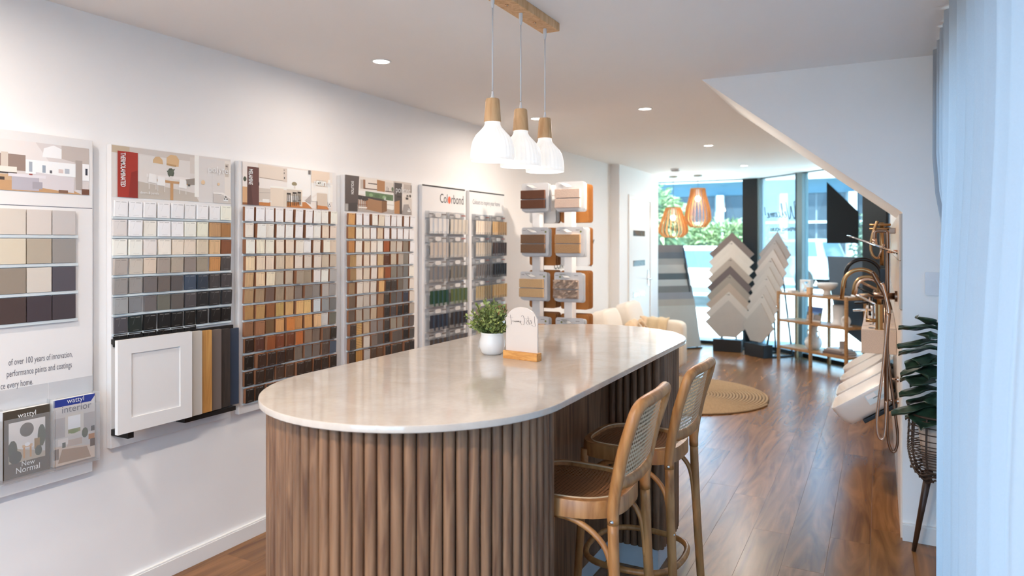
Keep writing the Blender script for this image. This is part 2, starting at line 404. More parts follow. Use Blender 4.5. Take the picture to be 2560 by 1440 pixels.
# far facade, straight part then the angled part
def frost_mat():
    m, nt, b, out = nodes('frosted_glass'); nt.nodes.remove(b)
    t = N(nt, 'ShaderNodeBsdfTransparent'); t.inputs[0].default_value = (0.8, 0.88, 0.9, 1); d = N(nt, 'ShaderNodeBsdfTranslucent'); d.inputs[0].default_value = (0.25, 0.33, 0.36, 1)
    a = N(nt, 'ShaderNodeMixShader'); a.inputs[0].default_value = 0.45; nt.links.new(t.outputs[0], a.inputs[1]); nt.links.new(d.outputs[0], a.inputs[2]); nt.links.new(a.outputs[0], out.inputs[0]); return m
m_frost = frost_mat()
def facade(name, p0, d, L, posts, label, head=ZC):
    d = Vector(d); n = Vector((-d.y, d.x, 0))          # n points outward
    M = Matrix(((d.x, n.x, 0, p0.x), (d.y, n.y, 0, p0.y), (0, 0, 1, 0), (0, 0, 0, 1)))
    b = MB()
    b.box((0, -0.03, 0), (L, 0.05, 0.05), M); b.box((0, -0.03, head - 0.012), (L, 0.05, head + 0.02), M)
    o = struct(b.build(name, m_frame), label)
    for (a, w, wd_) in posts:
        MB().box((a, -0.045, 0.0), (a + w, 0.055, head), M).build('mullion', m_frame if wd_ else m_framein, o)
    for i in range(len(posts) - 1):
        a = posts[i][0] + posts[i][1]; c = posts[i + 1][0]
        if c - a > 0.05: MB().box((a, 0.0, 0.05), (c, 0.008, head - 0.012), M).build('pane', m_frost if name == 'window_3' and i == 0 else m_tint, o)
    return o, M
wa, MA = facade('window_2', Vector((-3.5, YF, 0)), (1, 0, 0), 1.97, [(0, 0.05, 1), (0.35, 0.07, 1), (1.74, 0.20, 1)], 'black framed shopfront window behind the tile stands')
wb, MBm = facade('window_3', CNR, EX, 2.32, [(0.0, 0.055, 0), (0.80, 0.03, 1), (0.83, 0.10, 0), (1.95, 0.06, 1), (2.01, 0.28, 1)], 'black framed angled shopfront glazing with the mirrored welcome lettering')
# ---------------------------------------------------------------- island bench
m_walnut = wood('walnut_flute', H('573a27', 1.1), H('8c694d', 1.1), 0.5, (30, 30, 2.2), rand=0.1, bump=0.08, dist=1.2)
m_stone = None
def stone_mat():
    m, nt, b, out = nodes('pale_stone')
    tc = N(nt, 'ShaderNodeTexCoord')
    n1 = N(nt, 'ShaderNodeTexNoise'); n1.inputs['Scale'].default_value = 5; n1.inputs['Detail'].default_value = 8; n1.inputs['Distortion'].default_value = 1.5
    n2 = N(nt, 'ShaderNodeTexNoise'); n2.inputs['Scale'].default_value = 60; n2.inputs['Detail'].default_value = 3
    nt.links.new(tc.outputs['Object'], n1.inputs['Vector']); nt.links.new(tc.outputs['Object'], n2.inputs['Vector'])
    ad = N(nt, 'ShaderNodeMath', operation='MULTIPLY_ADD'); ad.inputs[1].default_value = 0.35; nt.links.new(n2.outputs['Fac'], ad.inputs[0]); nt.links.new(n1.outputs['Fac'], ad.inputs[2])
    rp = N(nt, 'ShaderNodeValToRGB'); rp.color_ramp.elements[0].position = 0.45; rp.color_ramp.elements[0].color = (*H('b5aba1', 1.0), 1)
    rp.color_ramp.elements[1].position = 0.9; rp.color_ramp.elements[1].color = (*H('c3bbb2', 1.0), 1)
    nt.links.new(ad.outputs[0], rp.inputs[0]); nt.links.new(rp.outputs[0], b.inputs['Base Color'])
    b.inputs['Roughness'].default_value = 0.09; b.inputs['Specular IOR Level'].default_value = 0.6
    MATS['pale_stone'] = m; return m
m_stone = stone_mat()
CX, Y1, Y2, RC = -1.337, 1.912, 3.36, 0.504      # bench top: stadium shape
ZT, ZB = 1.02, 1.0
isl = thing('island_bench', (CX, (Y1 + Y2) / 2, 0), 'long stadium-shaped island bench with pale stone top and fluted walnut base', 'bench')
prof = [(CX + RC * math.cos(a), Y2 + RC * math.sin(a)) for a in [PI * i / 48 for i in range(49)]] + [(CX + RC * math.cos(a), Y1 + RC * math.sin(a)) for a in [PI + PI * i / 48 for i in range(49)]]
def ring(r, z):
    return [(CX + (RC - r) * math.cos(a), (Y2 if i < 49 else Y1) + (RC - r) * math.sin(a), z) for i, a in enumerate([PI * i / 48 for i in range(49)] + [PI + PI * i / 48 for i in range(49)])]
b = MB(); lv = [ring(0.002, ZB), ring(0, ZB + 0.002), ring(0, ZT - 0.003), ring(0.001, ZT - 0.001), ring(0.003, ZT)]
n = 98; vs = [q for l in lv for q in l]
fs = [tuple(range(n))[::-1], tuple(range(4 * n, 5 * n))] + [(i * n + j, i * n + (j + 1) % n, (i + 1) * n + (j + 1) % n, (i + 1) * n + j) for i in range(4) for j in range(n)]
b.add(vs, fs); top = b.build('stone_top', m_stone, isl, smooth=True, auto=35)
m_groove = mat('groove_brown', H('3a281d'), 0.8, vary=0.1)
RP, PX = 0.462, -1.345                           # pods under the top
core = MB()
core.prism([(PX + (RP) * math.cos(a), Y1 + RP * math.sin(a)) for a in [PI + PI * i / 32 for i in range(33)]] + [(PX + RP, Y1 + 0.04), (PX - RP, Y1 + 0.04)], 'z', 0.1, ZB)
core.build('front_pod', m_groove, isl)
core = MB(); core.prism([(PX + RP, 3.14), (PX + RP, Y2)] + [(PX + RP * math.cos(a), Y2 + RP * math.sin(a)) for a in [PI * i / 32 for i in range(1, 33)]] + [(PX - RP, 3.14)], 'z', 0.1, ZB)
core.build('rear_pod', m_groove, isl)
MB().box((PX - RP, Y1, 0.1), (-1.126, 3.14, ZB)).build('centre_panel', m_walnut, isl)
kb = MB()
kb.prism([(PX + (RP - 0.03) * math.cos(a), Y1 + (RP - 0.03) * math.sin(a)) for a in [PI + PI * i / 32 for i in range(33)]], 'z', 0.0, 0.1)
kb.box((PX - RP + 0.03, Y1, 0.0), (-1.14, 3.17, 0.1))
kb.prism([(PX + RP - 0.012, 3.145), (PX + RP - 0.012, Y2)] + [(PX + (RP - 0.02) * math.cos(a), Y2 + (RP - 0.02) * math.sin(a)) for a in [PI * i / 32 for i in range(1, 33)]] + [(PX - RP + 0.03, 3.145)], 'z', 0.0, 0.1)
kb.build('kickboard', mat('kickboard_white', (0.62, 0.64, 0.66), 0.4), isl)
# one flute mesh shared by every slat: a half-round batten standing on the local y=0 plane
def flute_mesh(w, h):
    b = MB(); seg = 8; pr = [(-w / 2, -0.004)] + [(-(w / 2) * math.cos(PI * i / seg), 0.014 * math.sin(PI * i / seg) ** 0.8) for i in range(seg + 1)] + [(w / 2, -0.004)]
    b.prism(pr, 'z', 0, h)
    me = bpy.data.meshes.new('flute'); me.from_pydata([tuple(v) for v in b.v], [], b.f); me.materials.append(m_walnut)
    me.polygons.foreach_set('use_smooth', [True] * len(me.polygons)); me.set_sharp_from_angle(angle=math.radians(50))
    return me
fm = flute_mesh(0.0322, ZB - 0.1)
def flute(x, y, ang):
    o = bpy.data.objects.new('flute', fm); COL.objects.link(o); o.parent = isl; o.location = Vector((x, y, 0.1)) - ORG[isl.name]; o.rotation_euler = (0, 0, ang)
nf = 42
for i in range(nf):
    a = PI + PI * (i + 0.5) / nf; flute(PX + RP * math.cos(a), Y1 + RP * math.sin(a), a - PI / 2)
    a = PI * (i + 0.5) / nf; flute(PX + RP * math.cos(a), Y2 + RP * math.sin(a), a - PI / 2)
for i in range(8): flute(-1.126 + 0.017 + 0.0345 * i, 3.14, PI) if -1.126 + 0.034 * (i + 1) < PX + RP else None
for i in range(6): flute(PX + RP, 3.155 + 0.035 * i, -PI / 2)
flute(PX + RP, Y1 + 0.02, -PI / 2)
yy = Y1 + 0.02
while yy < Y2: flute(PX - RP, yy, PI / 2); yy += 0.035

# ---------------------------------------------------------------- bar stools
m_beech = wood('honey_beech', H('8d5a2e', 1.1), H('b98450', 1.1), 0.38, (25, 25, 5), rand=0.03, bump=0.03, dist=1.0)
def cane_mat():
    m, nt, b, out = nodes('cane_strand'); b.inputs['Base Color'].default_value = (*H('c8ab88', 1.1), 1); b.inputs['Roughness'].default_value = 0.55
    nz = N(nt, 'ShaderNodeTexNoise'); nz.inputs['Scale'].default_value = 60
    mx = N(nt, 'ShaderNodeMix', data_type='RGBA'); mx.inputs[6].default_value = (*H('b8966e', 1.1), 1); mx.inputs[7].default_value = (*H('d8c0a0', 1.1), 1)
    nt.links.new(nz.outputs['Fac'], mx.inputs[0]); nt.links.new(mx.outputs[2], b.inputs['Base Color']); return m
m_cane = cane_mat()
def cane_sheet(P, nu, nv, hole=0.42):
    """woven cane: a sheet with octagonal holes; P(u,v)->point for u,v in 0..1"""
    b = MB(); idx = {}
    for i in range(nu):
        for j in range(nv):
            u0, u1, v0, v1 = i / nu, (i + 1) / nu, j / nv, (j + 1) / nv; uc, vc = (u0 + u1) / 2, (v0 + v1) / 2; du, dv = (u1 - u0) / 2, (v1 - v0) / 2
            out = [(1, -1), (1, 1), (-1, 1), (-1, -1)]
            inn = [(hole * math.cos(PI / 4 * (q - 0.5) ) * 1.25, hole * math.sin(PI / 4 * (q - 0.5)) * 1.25) for q in range(8)]
            vs = [P(uc + a * du, vc + c * dv) for a, c in out] + [P(uc + a * du, vc + c * dv) for a, c in inn]
            b.add(vs, [(0, 1, 5, 4), (1, 6, 5), (1, 2, 7, 6), (2, 8, 7), (2, 3, 9, 8), (3, 10, 9), (3, 0, 11, 10), (0, 4, 11)])
    return b
def make_stool(label):
    """local frame: x outward (away from the bench), y along the bench, origin on the floor under the seat centre"""
    t = thing('bar_stool', (0, 0, 0), label, 'stool', 'cane bar stools at the island')
    zs = 0.745
    def outline(k, nn=40):      # seat plan: rounded, wider at the front (-x)
        pts = []
        for i in range(nn):
            a = 2 * PI * i / nn; c, s_ = math.cos(a), math.sin(a)
            x_ = 0.200 * math.copysign(abs(c) ** 0.62, c); y_ = (0.198 - 0.022 * c) * math.copysign(abs(s_) ** 0.62, s_)
            pts.append((x_ * k, y_ * k))
        return pts
    b = MB(); o_, i_ = outline(1.0), outline(0.86); n = len(o_)
    lev = [(o_, zs - 0.055), (o_, zs - 0.006), (outline(0.985), zs), (outline(0.875), zs + 0.001), (i_, zs - 0.006), (i_, zs - 0.055)]
    vs = [(p[0], p[1], z) for l, z in lev for p in l]
    fs = [(a * n + j, a * n + (j + 1) % n, ((a + 1) % 6) * n + (j + 1) % n, ((a + 1) % 6) * n + j) for a in range(6) for j in range(n)]
    b.add(vs, fs); b.build('seat_frame', m_beech, t, smooth=True, auto=40)
    def PS(u, v):
        a, c = 2 * u - 1, 2 * v - 1
        x_ = a * math.sqrt(1 - c * c * 0.36) * 0.178; y_ = c * math.sqrt(1 - a * a * 0.36) * (0.176 - 0.02 * a)
        return (x_, y_, zs - 0.012 - 0.006 * (1 - a * a) * (1 - c * c))
    cane_sheet(PS, 26, 26).build('seat_cane', mat('seat_cane', H('8c5f3c', 1.0), 0.6, vary=0.2, scale=80), t)  # darker than the back cane, to carry the shade on the seat
    MB().prism([(p[0] * 0.83, p[1] * 0.83) for p in o_], 'z', zs - 0.05, zs - 0.044).build('seat_shade_sheet', mat('cane_shadow', H('6a5034'), 0.8), t)  # sheet below the cane, coloured for the shade seen through it
    b = MB(); b.tube([(p[0] * 0.868, p[1] * 0.868, zs + 0.0015) for p in o_], 0.003, 6, closed=True); b.build('spline', m_cane, t, smooth=True)
    # rear legs sweep up into the back hoop
    half = [(0.225, -0.2, 0.0), (0.205, -0.188, 0.35), (0.193, -0.180, 0.66), (0.195, -0.179, 0.76), (0.222, -0.184, 0.90), (0.252, -0.186, 1.000), (0.264, -0.176, 1.040), (0.274, -0.145, 1.062), (0.284, -0.07, 1.068)]
    hoop = catmull(half + [(0.287, 0, 1.068)] + [(x_, -y_, z_) for x_, y_, z_ in half[::-1]], 6)
    n3 = len(hoop) // 3 + 2
    rad = [0.0185 + 0.001 * math.sin(PI * i / (len(hoop) - 1)) for i in range(len(hoop))]
    split = [i for i, p in enumerate(hoop) if p.z > 0.70]
    b = MB(); b.tube(hoop[split[0] - 1:split[-1] + 2], rad[split[0] - 1:split[-1] + 2], 12); b.build('back_hoop', m_beech, t, smooth=True)
    for seg in (hoop[:split[0]], hoop[split[-1] + 1:]):
        b = MB(); b.tube(seg, [0.0165 + 0.0015 * p.z for p in seg], 12); b.build('leg', m_beech, t, smooth=True)
    for s_ in (-1, 1):
        pts = [(-0.165, 0.172 * s_, zs - 0.03), (-0.178, 0.182 * s_, 0.4), (-0.2, 0.2 * s_, 0)]
        b = MB(); b.tube(catmull(pts, 5), 0.0165, 12); b.build('leg', m_beech, t, smooth=True)
    # lower back rail, curved, and the cane panel
    rail = catmull([(0.207, -0.176, 0.812), (0.224, -0.1, 0.808), (0.230, 0, 0.807), (0.224, 0.1, 0.808), (0.207, 0.176, 0.812)], 5)
    b = MB(); b.tube(rail, 1.0, 10, flat=(0.021, 0.012, (0, 0, 1))); b.build('back_rail', m_beech, t, smooth=True)
    def PB(u, v):
        y_ = (2 * u - 1) * (0.172 if v < 0.85 else 0.172 - (v - 0.85) * 0.08); z_ = 0.822 + v * 0.235
        x_ = 0.213 + 0.015 * (1 - (2 * u - 1) ** 2) + (z_ - 0.822) * 0.21
        return (x_, y_, z_)
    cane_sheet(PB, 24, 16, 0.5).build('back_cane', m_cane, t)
    # foot ring and curved braces
    ring_ = catmull([(0.185, -0.1, 0.27), (0.185, 0.1, 0.27), (0.1, 0.196, 0.27), (-0.1, 0.2, 0.27), (-0.19, 0.1, 0.27), (-0.19, -0.1, 0.27), (-0.1, -0.2, 0.27), (0.1, -0.196, 0.27)], 6, closed=True)
    b = MB(); b.tube(ring_, 0.0125, 10, closed=True); b.build('foot_ring', m_beech, t, smooth=True)
    for s_ in (-1, 1):
        arc = catmull([(0.195, 0.178 * s_, 0.45), (0.17, 0.176 * s_, 0.6), (0.07, 0.174 * s_, 0.675), (-0.06, 0.174 * s_, 0.675), (-0.155, 0.178 * s_, 0.6), (-0.175, 0.183 * s_, 0.45)], 6)
        b = MB(); b.tube(arc, 0.010, 10); b.build('brace', m_beech, t, smooth=True)
    for (x_, y_, z_) in ((0.193, -0.197, 0.70), (0.211, -0.206, 0.27), (0.193, 0.197, 0.70), (0.211, 0.206, 0.27), (0.211, -0.19, 0.44), (0.211, 0.19, 0.44)):
        b = MB(); b.sphere((x_, y_, z_), 0.007, 6); b.build('bolt', m_chrome, t, smooth=True)
    return t
st1 = make_stool('honey beech cane bar stool nearer the rounded fluted end of the island'); place(st1, (-0.888, 2.155, 0), 0.02); st1.scale = (0.955,) * 3
st2 = copy_tree(st1); st2['label'] = 'honey beech cane bar stool farther along the island, beside the round rug'; place(st2, (-0.868, 2.75, 0), -0.03)

# ---------------------------------------------------------------- pendant cluster over the bench
m_ash = wood('pale_ash', H('bd9062', 1.15), H('d6b083', 1.15), 0.5, (40, 40, 6), rand=0.06, bump=0.03, dist=1.0)
def opal():
    m, nt, b, out = nodes('opal_glass'); b.inputs['Base Color'].default_value = (0.6, 0.59, 0.57, 1); b.inputs['Roughness'].default_value = 0.3
    nz = N(nt, 'ShaderNodeTexNoise'); nz.inputs['Scale'].default_value = 8
    mr = N(nt, 'ShaderNodeMapRange'); mr.inputs[3].default_value = 0.20; mr.inputs[4].default_value = 0.24; nt.links.new(nz.outputs['Fac'], mr.inputs[0])
    b.inputs['Emission Color'].default_value = (1.0, 0.93, 0.86, 1); nt.links.new(mr.outputs[0], b.inputs['Emission Strength']); return m
m_opal = opal()
m_cord = mat('pale_cord', (0.7, 0.7, 0.7), 0.5)
PXc = -1.24
pc = thing('pendant_cluster', (PXc, 2.45, ZC), 'timber ceiling bar with three ribbed white glass pendant lamps over the island', 'lamp')
b = MB(); b.bbox((PXc - 0.04, 2.17, ZC - 0.035), (PXc + 0.04, 2.73, ZC), 0.004); b.build('canopy_bar', m_ash, pc)
for yy in (2.33, 2.57): b = MB(); b.sphere((PXc, yy, ZC - 0.037), 0.007, 6); b.build('screw', mat('brass_screw', (0.6, 0.4, 0.25), 0.25, metal=1), pc, smooth=True)
for i, yy in enumerate((2.22, 2.445, 2.668)):
    zb = 1.787
    b = MB(); b.tube([(PXc, yy, ZC - 0.06), (PXc, yy, zb + 0.255)], 0.0028, 8); b.build('cord', m_cord, pc, smooth=True)
    b = MB(); b.lathe([(0.0075, 0), (0.0075, -0.025), (0.004, -0.045), (0.001, -0.046)], (PXc, yy, ZC - 0.035), 12); b.build('cord_grip', m_cord, pc, smooth=True)
    b = MB(); b.lathe([(0.003, 0.03), (0.004, 0.02), (0.008, 0.0)], (PXc, yy, zb + 0.222), 12); b.build('cord_grip', m_cord, pc, smooth=True)
    b = MB(); b.lathe([(0.001, 0.224), (0.023, 0.224), (0.0255, 0.219), (0.0305, 0.148), (0.031, 0.142), (0.028, 0.14)], (PXc, yy, zb), 24); b.build('lamp_holder', m_ash, pc, smooth=True, auto=40)
    pr = [(0.028, 0.145), (0.0285, 0.132), (0.033, 0.122), (0.045, 0.108), (0.060, 0.092), (0.071, 0.072), (0.077, 0.048), (0.0795, 0.02), (0.080, 0.0), (0.0775, 0.0), (0.077, 0.02), (0.0745, 0.048), (0.0685, 0.07), (0.057, 0.09), (0.042, 0.105), (0.03, 0.118), (0.026, 0.14)]
    b = MB(); b.lathe(pr, (PXc, yy, zb), 112, wave=lambda a, r, z: r * (1 + (0.016 if 0.004 < z < 0.11 else 0.002) * math.cos(28 * a)))
    sh = b.build('glass_shade', m_opal, pc, smooth=True)
    b = MB(); b.sphere((PXc, yy, zb + 0.07), 0.028, 8); b.build('bulb', mat('lit_bulb', (1.0, 0.9, 0.78), emit=1.2), pc, smooth=True)
    lamp('pendant_light', pc, (PXc, yy, zb + 0.02), "POINT", 0.5, radius=0.06)

# ---------------------------------------------------------------- ceiling downlights
m_led = mat('led_disc', (1.0, 0.92, 0.82), emit=6)
def downlight(x, y, label, power=13):
    t = thing('downlight', (x, y, ZC), label, 'downlight', 'recessed ceiling downlights')
    b = MB(); b.lathe([(0.040, -0.001), (0.045, -0.005), (0.050, -0.004), (0.052, 0.0), (0.040, 0.0)], (x, y, ZC), 28); b.build('trim_ring', m_white, t, smooth=True)
    b = MB(); b.lathe([(0.0005, -0.0015), (0.041, -0.0015), (0.041, 0.0), (0.0005, 0.0)], (x, y, ZC), 28); b.build('diffuser', m_led, t)
    lamp('downlight_beam', t, (x, y, ZC - 0.007), 'AREA', power * ((0.36 if y < 2 else 0.135) if x < -2 else 0.55 if y > 6 else 1.0), radius=0.04)
downlight(-2.26, 2.88, 'recessed downlight closest to the MELAMINE and THERMOLAMINATED boards')
downlight(-2.27, 4.74, 'recessed downlight partly hidden by the third pendant cord, near the long wall')
downlight(-1.44, 4.74, 'recessed downlight beside the tip of the sloped stair soffit')
downlight(-1.445, 6.8, 'recessed downlight above the round jute rug')
downlight(-1.445, 8.77, 'recessed downlight nearest the shopfront windows')
for x, y, w_ in ((-2.26, 0.9, 'beside the paint board'), (-1.0, 0.3, 'above the near end of the floor'), (-1.0, -1.0, 'close to the curtain behind the viewpoint'), (-2.26, -0.9, 'in the corner behind the viewpoint')): downlight(x, y, 'recessed downlight ' + w_ + ', outside the picture')
sd = thing('smoke_alarm', (-2.27, 8.75, ZC), 'small round white smoke alarm on the ceiling near the slatted lamps', 'smoke alarm')
b = MB(); b.lathe([(0.001, -0.04), (0.035, -0.04), (0.05, -0.03), (0.055, -0.012), (0.06, -0.01), (0.06, 0)], (-2.27, 8.75, ZC), 24); b.build('housing', m_white, sd, smooth=True)
b = MB(); b.lathe([(0.04, -0.036), (0.052, -0.026), (0.053, -0.022), (0.045, -0.03)], (-2.27, 8.75, ZC), 24); b.build('sensor_slot', mat('grey_plastic', (0.2, 0.2, 0.2), 0.5), sd)
# ---------------------------------------------------------------- sample boards on the long wall
XB = -2.80                                    # front face of the boards
UY, UZ, NX = (0, 1, 0), (0, 0, 1), (1, 0, 0)
m_board = mat('board_laminate', (0.80, 0.785, 0.77), 0.4, vary=0.01)
m_ledge = glassy('clear_acrylic', (0.98, 0.99, 1.0), 0.10, 0.05, milk=0.10)
m_rail = mat('frosted_rail', (0.60, 0.66, 0.68), 0.25, vary=0.04, scale=20)
m_ink = mat('ink_black', (0.02, 0.02, 0.022), 0.5)
m_inkgrey = mat('ink_grey', (0.13, 0.13, 0.16), 0.5)
m_inkwhite = mat('ink_white', (0.85, 0.85, 0.84), 0.5)
m_inkred = mat('ink_red', H('a03028'), 0.5)
MDF = mat('mdf_edge', H('8a5c3e', 1.2), 0.7, vary=0.15)
m_card, m_cardd = obj_color_mat('sample_card'), obj_color_mat('sample_card_dark', lightmark=True, rough=0.4)
m_cardw, m_cardwd = obj_color_mat('sample_card_grain', grain=0.16), obj_color_mat('sample_card_grain_dark', grain=0.22, lightmark=True, rough=0.45)
ORD = 'zeroth first second third fourth fifth sixth seventh eighth ninth tenth eleventh twelfth'.split()
def cname(hx):
    import colorsys
    r, g, b = (int(hx[i:i + 2], 16) / 255 for i in (0, 2, 4)); h, s_, v = colorsys.rgb_to_hsv(r, g, b)
    if v < 0.19: return 'black'
    if s_ < 0.09: return 'white' if v > 0.86 else 'pale grey' if v > 0.66 else 'mid grey' if v > 0.42 else 'charcoal'
    if 0.45 < h < 0.75: return 'pale blue grey' if v > 0.6 else 'slate blue'
    if v > 0.84 and s_ < 0.17: return 'off-white'
    if v > 0.7 and s_ < 0.3: return 'beige'
    if s_ < 0.24: return 'taupe' if v > 0.42 else 'dark taupe'
    if v > 0.62: return 'light oak'
    if v > 0.45: return 'red-brown' if s_ > 0.55 else 'brown oak'
    return 'dark brown'
def wall_board(name, y0, y1, z0, z1, label, cat='display board'):
    t = thing(name, (XB - 0.015, (y0 + y1) / 2, z0), label, cat)
    b = MB(); b.bbox((XL + 0.002, y0, z0), (XB, y1, z1), 0.002); b.build('panel', m_board, t); return t
SW = {}
def swatch_mesh(w, h, t, brown):
    key = (w, h, t, brown)
    if key not in SW:
        b = MB(); b.bbox((0, -w / 2, -h / 2), (t, w / 2, h / 2), 0.0012)
        me = bpy.data.meshes.new('sample_card'); me.from_pydata([tuple(q) for q in b.v], [], b.f); SW[key] = me
    return SW[key]
VAR = {}
def swatch(hx, y, z, w, h, t, brown, label, group, woody=False):
    dark = sum(int(hx[i:i + 2], 16) for i in (0, 2, 4)) < 230
    m = (m_cardwd if dark else m_cardw) if woody else (m_cardd if dark else m_card)
    key = (w, h, t, brown, m.name)
    if key not in VAR:
        me = swatch_mesh(w, h, t, brown).copy(); me.materials.append(m); me.materials.append(MDF)
        for p in me.polygons:
            if brown and (abs(p.normal.y) > 0.7 or abs(p.normal.z) > 0.7): p.material_index = 1
        VAR[key] = me
    o = bpy.data.objects.new('sample_card', VAR[key]); COL.objects.link(o)
    o.location = (XB + 0.003, y, z); o.rotation_euler = (random.uniform(-0.012, 0.012), random.uniform(0.0, 0.06), random.uniform(-0.05, 0.05))
    o.color = (*H(hx, 1.22), 1)
    return tag(o, label, 'sample card', group)
def grid(board, rows, ys, z0, pitch, w, h, brown, bname, gname, thick, ledge_mat=None):
    for r, row in enumerate(rows):
        zc = z0 - pitch * r - h / 2
        for c, hx in enumerate(row):
            if not hx: continue
            woody = hx.endswith('w'); hx = hx.rstrip('w')
            lab = '%s sample card, %s row, %s column of the %s board' % (cname(hx), ORD[r + 1], ORD[c + 1], bname)
            swatch(hx, ys[c] + random.uniform(-0.003, 0.003), zc + random.uniform(-0.001, 0.001), w, h, random.choice(thick), brown, lab, gname, woody)
        b = MB(); zb = zc - h / 2 - 0.004
        b.box((XB, ys[0] - w * 0.55, zb - 0.006), (XB + 0.008, ys[-1] + w * 0.55, zb + 0.003)); b.box((XB + 0.008, ys[0] - w * 0.55, zb - 0.006), (XB + 0.012, ys[-1] + w * 0.55, zb - 0.004))
        b.build('ledge', m_rail, board)
def tri_mark(parent, y, z, s):
    """small triangular made-here badge: black triangle in white plate"""
    o = Vector((XB + 0.004, y, z))
    picture('badge', parent, o, (0, s, 0), (0, 0, s), NX, [((0.85, 0.85, 0.84), R4(0, 0, 1, 0.28)), ((0.85, 0.85, 0.84), [(0.0, 0.25), (1, 0.25), (0.5, 1.0)]), ((0.02, 0.02, 0.02), [(0.3, 0.62), (0.7, 0.62), (0.5, 0.98)]),
            ((0.02, 0.02, 0.02), [(0.06, 0.28), (0.42, 0.28), (0.26, 0.58)]), ((0.02, 0.02, 0.02), [(0.58, 0.28), (0.94, 0.28), (0.74, 0.58)])])
ZH0, ZH1 = 1.682, 1.895      # header strip
def header(parent, y0, y1, shapes, z0=ZH0, z1=ZH1):
    return picture('header_print', parent, (XB + 0.0006, y0, z0), (0, y1 - y0, 0), (0, 0, z1 - z0), NX, shapes)
def stoolpic(x, z0, h, c='2a2422', w=0.03): return [(c, R4(x, z0 + h * .88, x + w, z0 + h))] + [(c, R4(x + w * q, z0, x + w * (q + .16), z0 + h * .9)) for q in (0.02, 0.4, 0.8)] + [(c, R4(x, z0 + h * .32, x + w, z0 + h * .36))]

# board with paint chips (cut by the frame)
bd0 = wall_board('paint_board', 1.0, 1.724, 0.575, 1.902, 'white paint colour board with brochures and a kitchen photo at the picture edge')
picture('kitchen_print', bd0, (XB + 0.0006, 1.12, 1.682), (0, 0.588, 0), (0, 0, 0.185), NX, [
    ('c9c2bf', R4(0, 0, 1, 1)), ('b3a9a4', [(0, .65), (.55, .62), (.62, 1), (0, 1)]), ('d6d0cd', [(.4, .62), (.75, .6), (.66, 1), (.45, 1)]), ('e6eaee', [(.70, .72), (.82, .72), (.82, .92), (.77, .98), (.71, .9)]),
    ('b5aba4', [(.82, .72), (1, .62), (1, 1), (.82, 1)]), ('8d7a70', R4(.30, .4, .6, .72)), ('c4b9ad', R4(.46, .45, .5, .75)), ('d8d2c8', R4(.40, .36, .55, .47)), ('3a3432', R4(.4, .33, .55, .36)), ('b89a7a', R4(.42, .12, .52, .32)), ('4a3c34', R4(.44, .2, .48, .26)),
    ('dfe4ea', R4(.60, .36, .92, .64)), ('9aa2ac', R4(.62, .4, .64, .6)), ('8e98a4', R4(.70, .4, .72, .55)), ('5c5c62', R4(.745, .4, .76, .46)), ('c8b8b4', R4(.80, .42, .83, .5)), ('aab0b8', R4(.84, .42, .87, .52)), ('a0968f', R4(.91, .1, .955, .72)), ('e2e6ea', R4(.955, .3, 1, .66)), ('333640', R4(.975, .42, .99, .56)),
    ('b58f68', [(.3, 0), (.95, 0), (.8, .2), (.42, .2)]), ('c8c2c4', [(.66, .1), (.9, .02), (.9, .34), (.66, .4)]), ('aaa6ae', R4(.52, .02, .68, .3)), ('d0ccd0', R4(.5, .28, .72, .34)), ('9a959c', R4(.64, .06, .70, .2)), ('7a5a48', R4(.80, .01, .86, .07)), ('6a4636', R4(.95, 0, 1, .12)), ('8a4038', R4(.62, .33, .64, .36))])
MB().box((XB, 1.0, 1.628), (XB + 0.0006, 1.722, 1.6305)).build('print_line', m_inkgrey, bd0)
paint = [['c8beb2', 'c9c0b4', 'c9c0b8', 'bab4b0'], ['c8bda8', 'c8bda8', 'a89c8a', '8c8782'], ['8a7e70', '8a7e70', 'c5bdb2', '4f4a50'], ['453632', '453632', '40363a', '40383c']]
for r in range(4):
    z1 = 1.615 - 0.108 * r
    for c in range(4):
        y0 = 1.292 + 0.0905 * c
        o = MB().bbox((XB + 0.004, y0, z1 - 0.093), (XB + 0.012, y0 + 0.086, z1), 0.001).build('paint_chip', obj_color_mat('paint_chip_coat', 0.5, marks=False))
        o.color = (*H(paint[r][c], 1.15), 1)
        tag(o, '%s painted chip, %s row, %s column of the paint board' % (cname(paint[r][c]), ORD[r + 1], ORD[c + 1]), 'paint chip', 'paint chips on the paint board')
    b = MB(); b.box((XB, 1.29, z1 - 0.105), (XB + 0.010, 1.66, z1 - 0.094)); b.build('ledge', m_rail, bd0)
for i, (tx, ya) in enumerate((('of over 100 years of innovation,', 1.645), ('performance paints and coatings', 1.642), ('ce every home.', 1.500))):
    text('lettering', bd0, tx, (XB, ya, 1.046 - 0.041 * i), UY, UZ, 0.0335, m_inkgrey, 'RIGHT', sx=0.53)
hd = MB()
for (y0, y1) in ((1.20, 1.372), (1.378, 1.550), (1.554, 1.722)):
    hd = MB(); hd.box((XB, y0, 0.630), (XB + 0.05, y1, 0.634)); hd.box((XB + 0.047, y0, 0.634), (XB + 0.05, y1, 0.86)); hd.box((XB, y0, 0.634), (XB + 0.003, y1, 0.96)); hd.box((XB, y1 - 0.002, 0.634), (XB + 0.05, y1, 0.9))
    hd.build('brochure_holder', m_ledge, bd0)
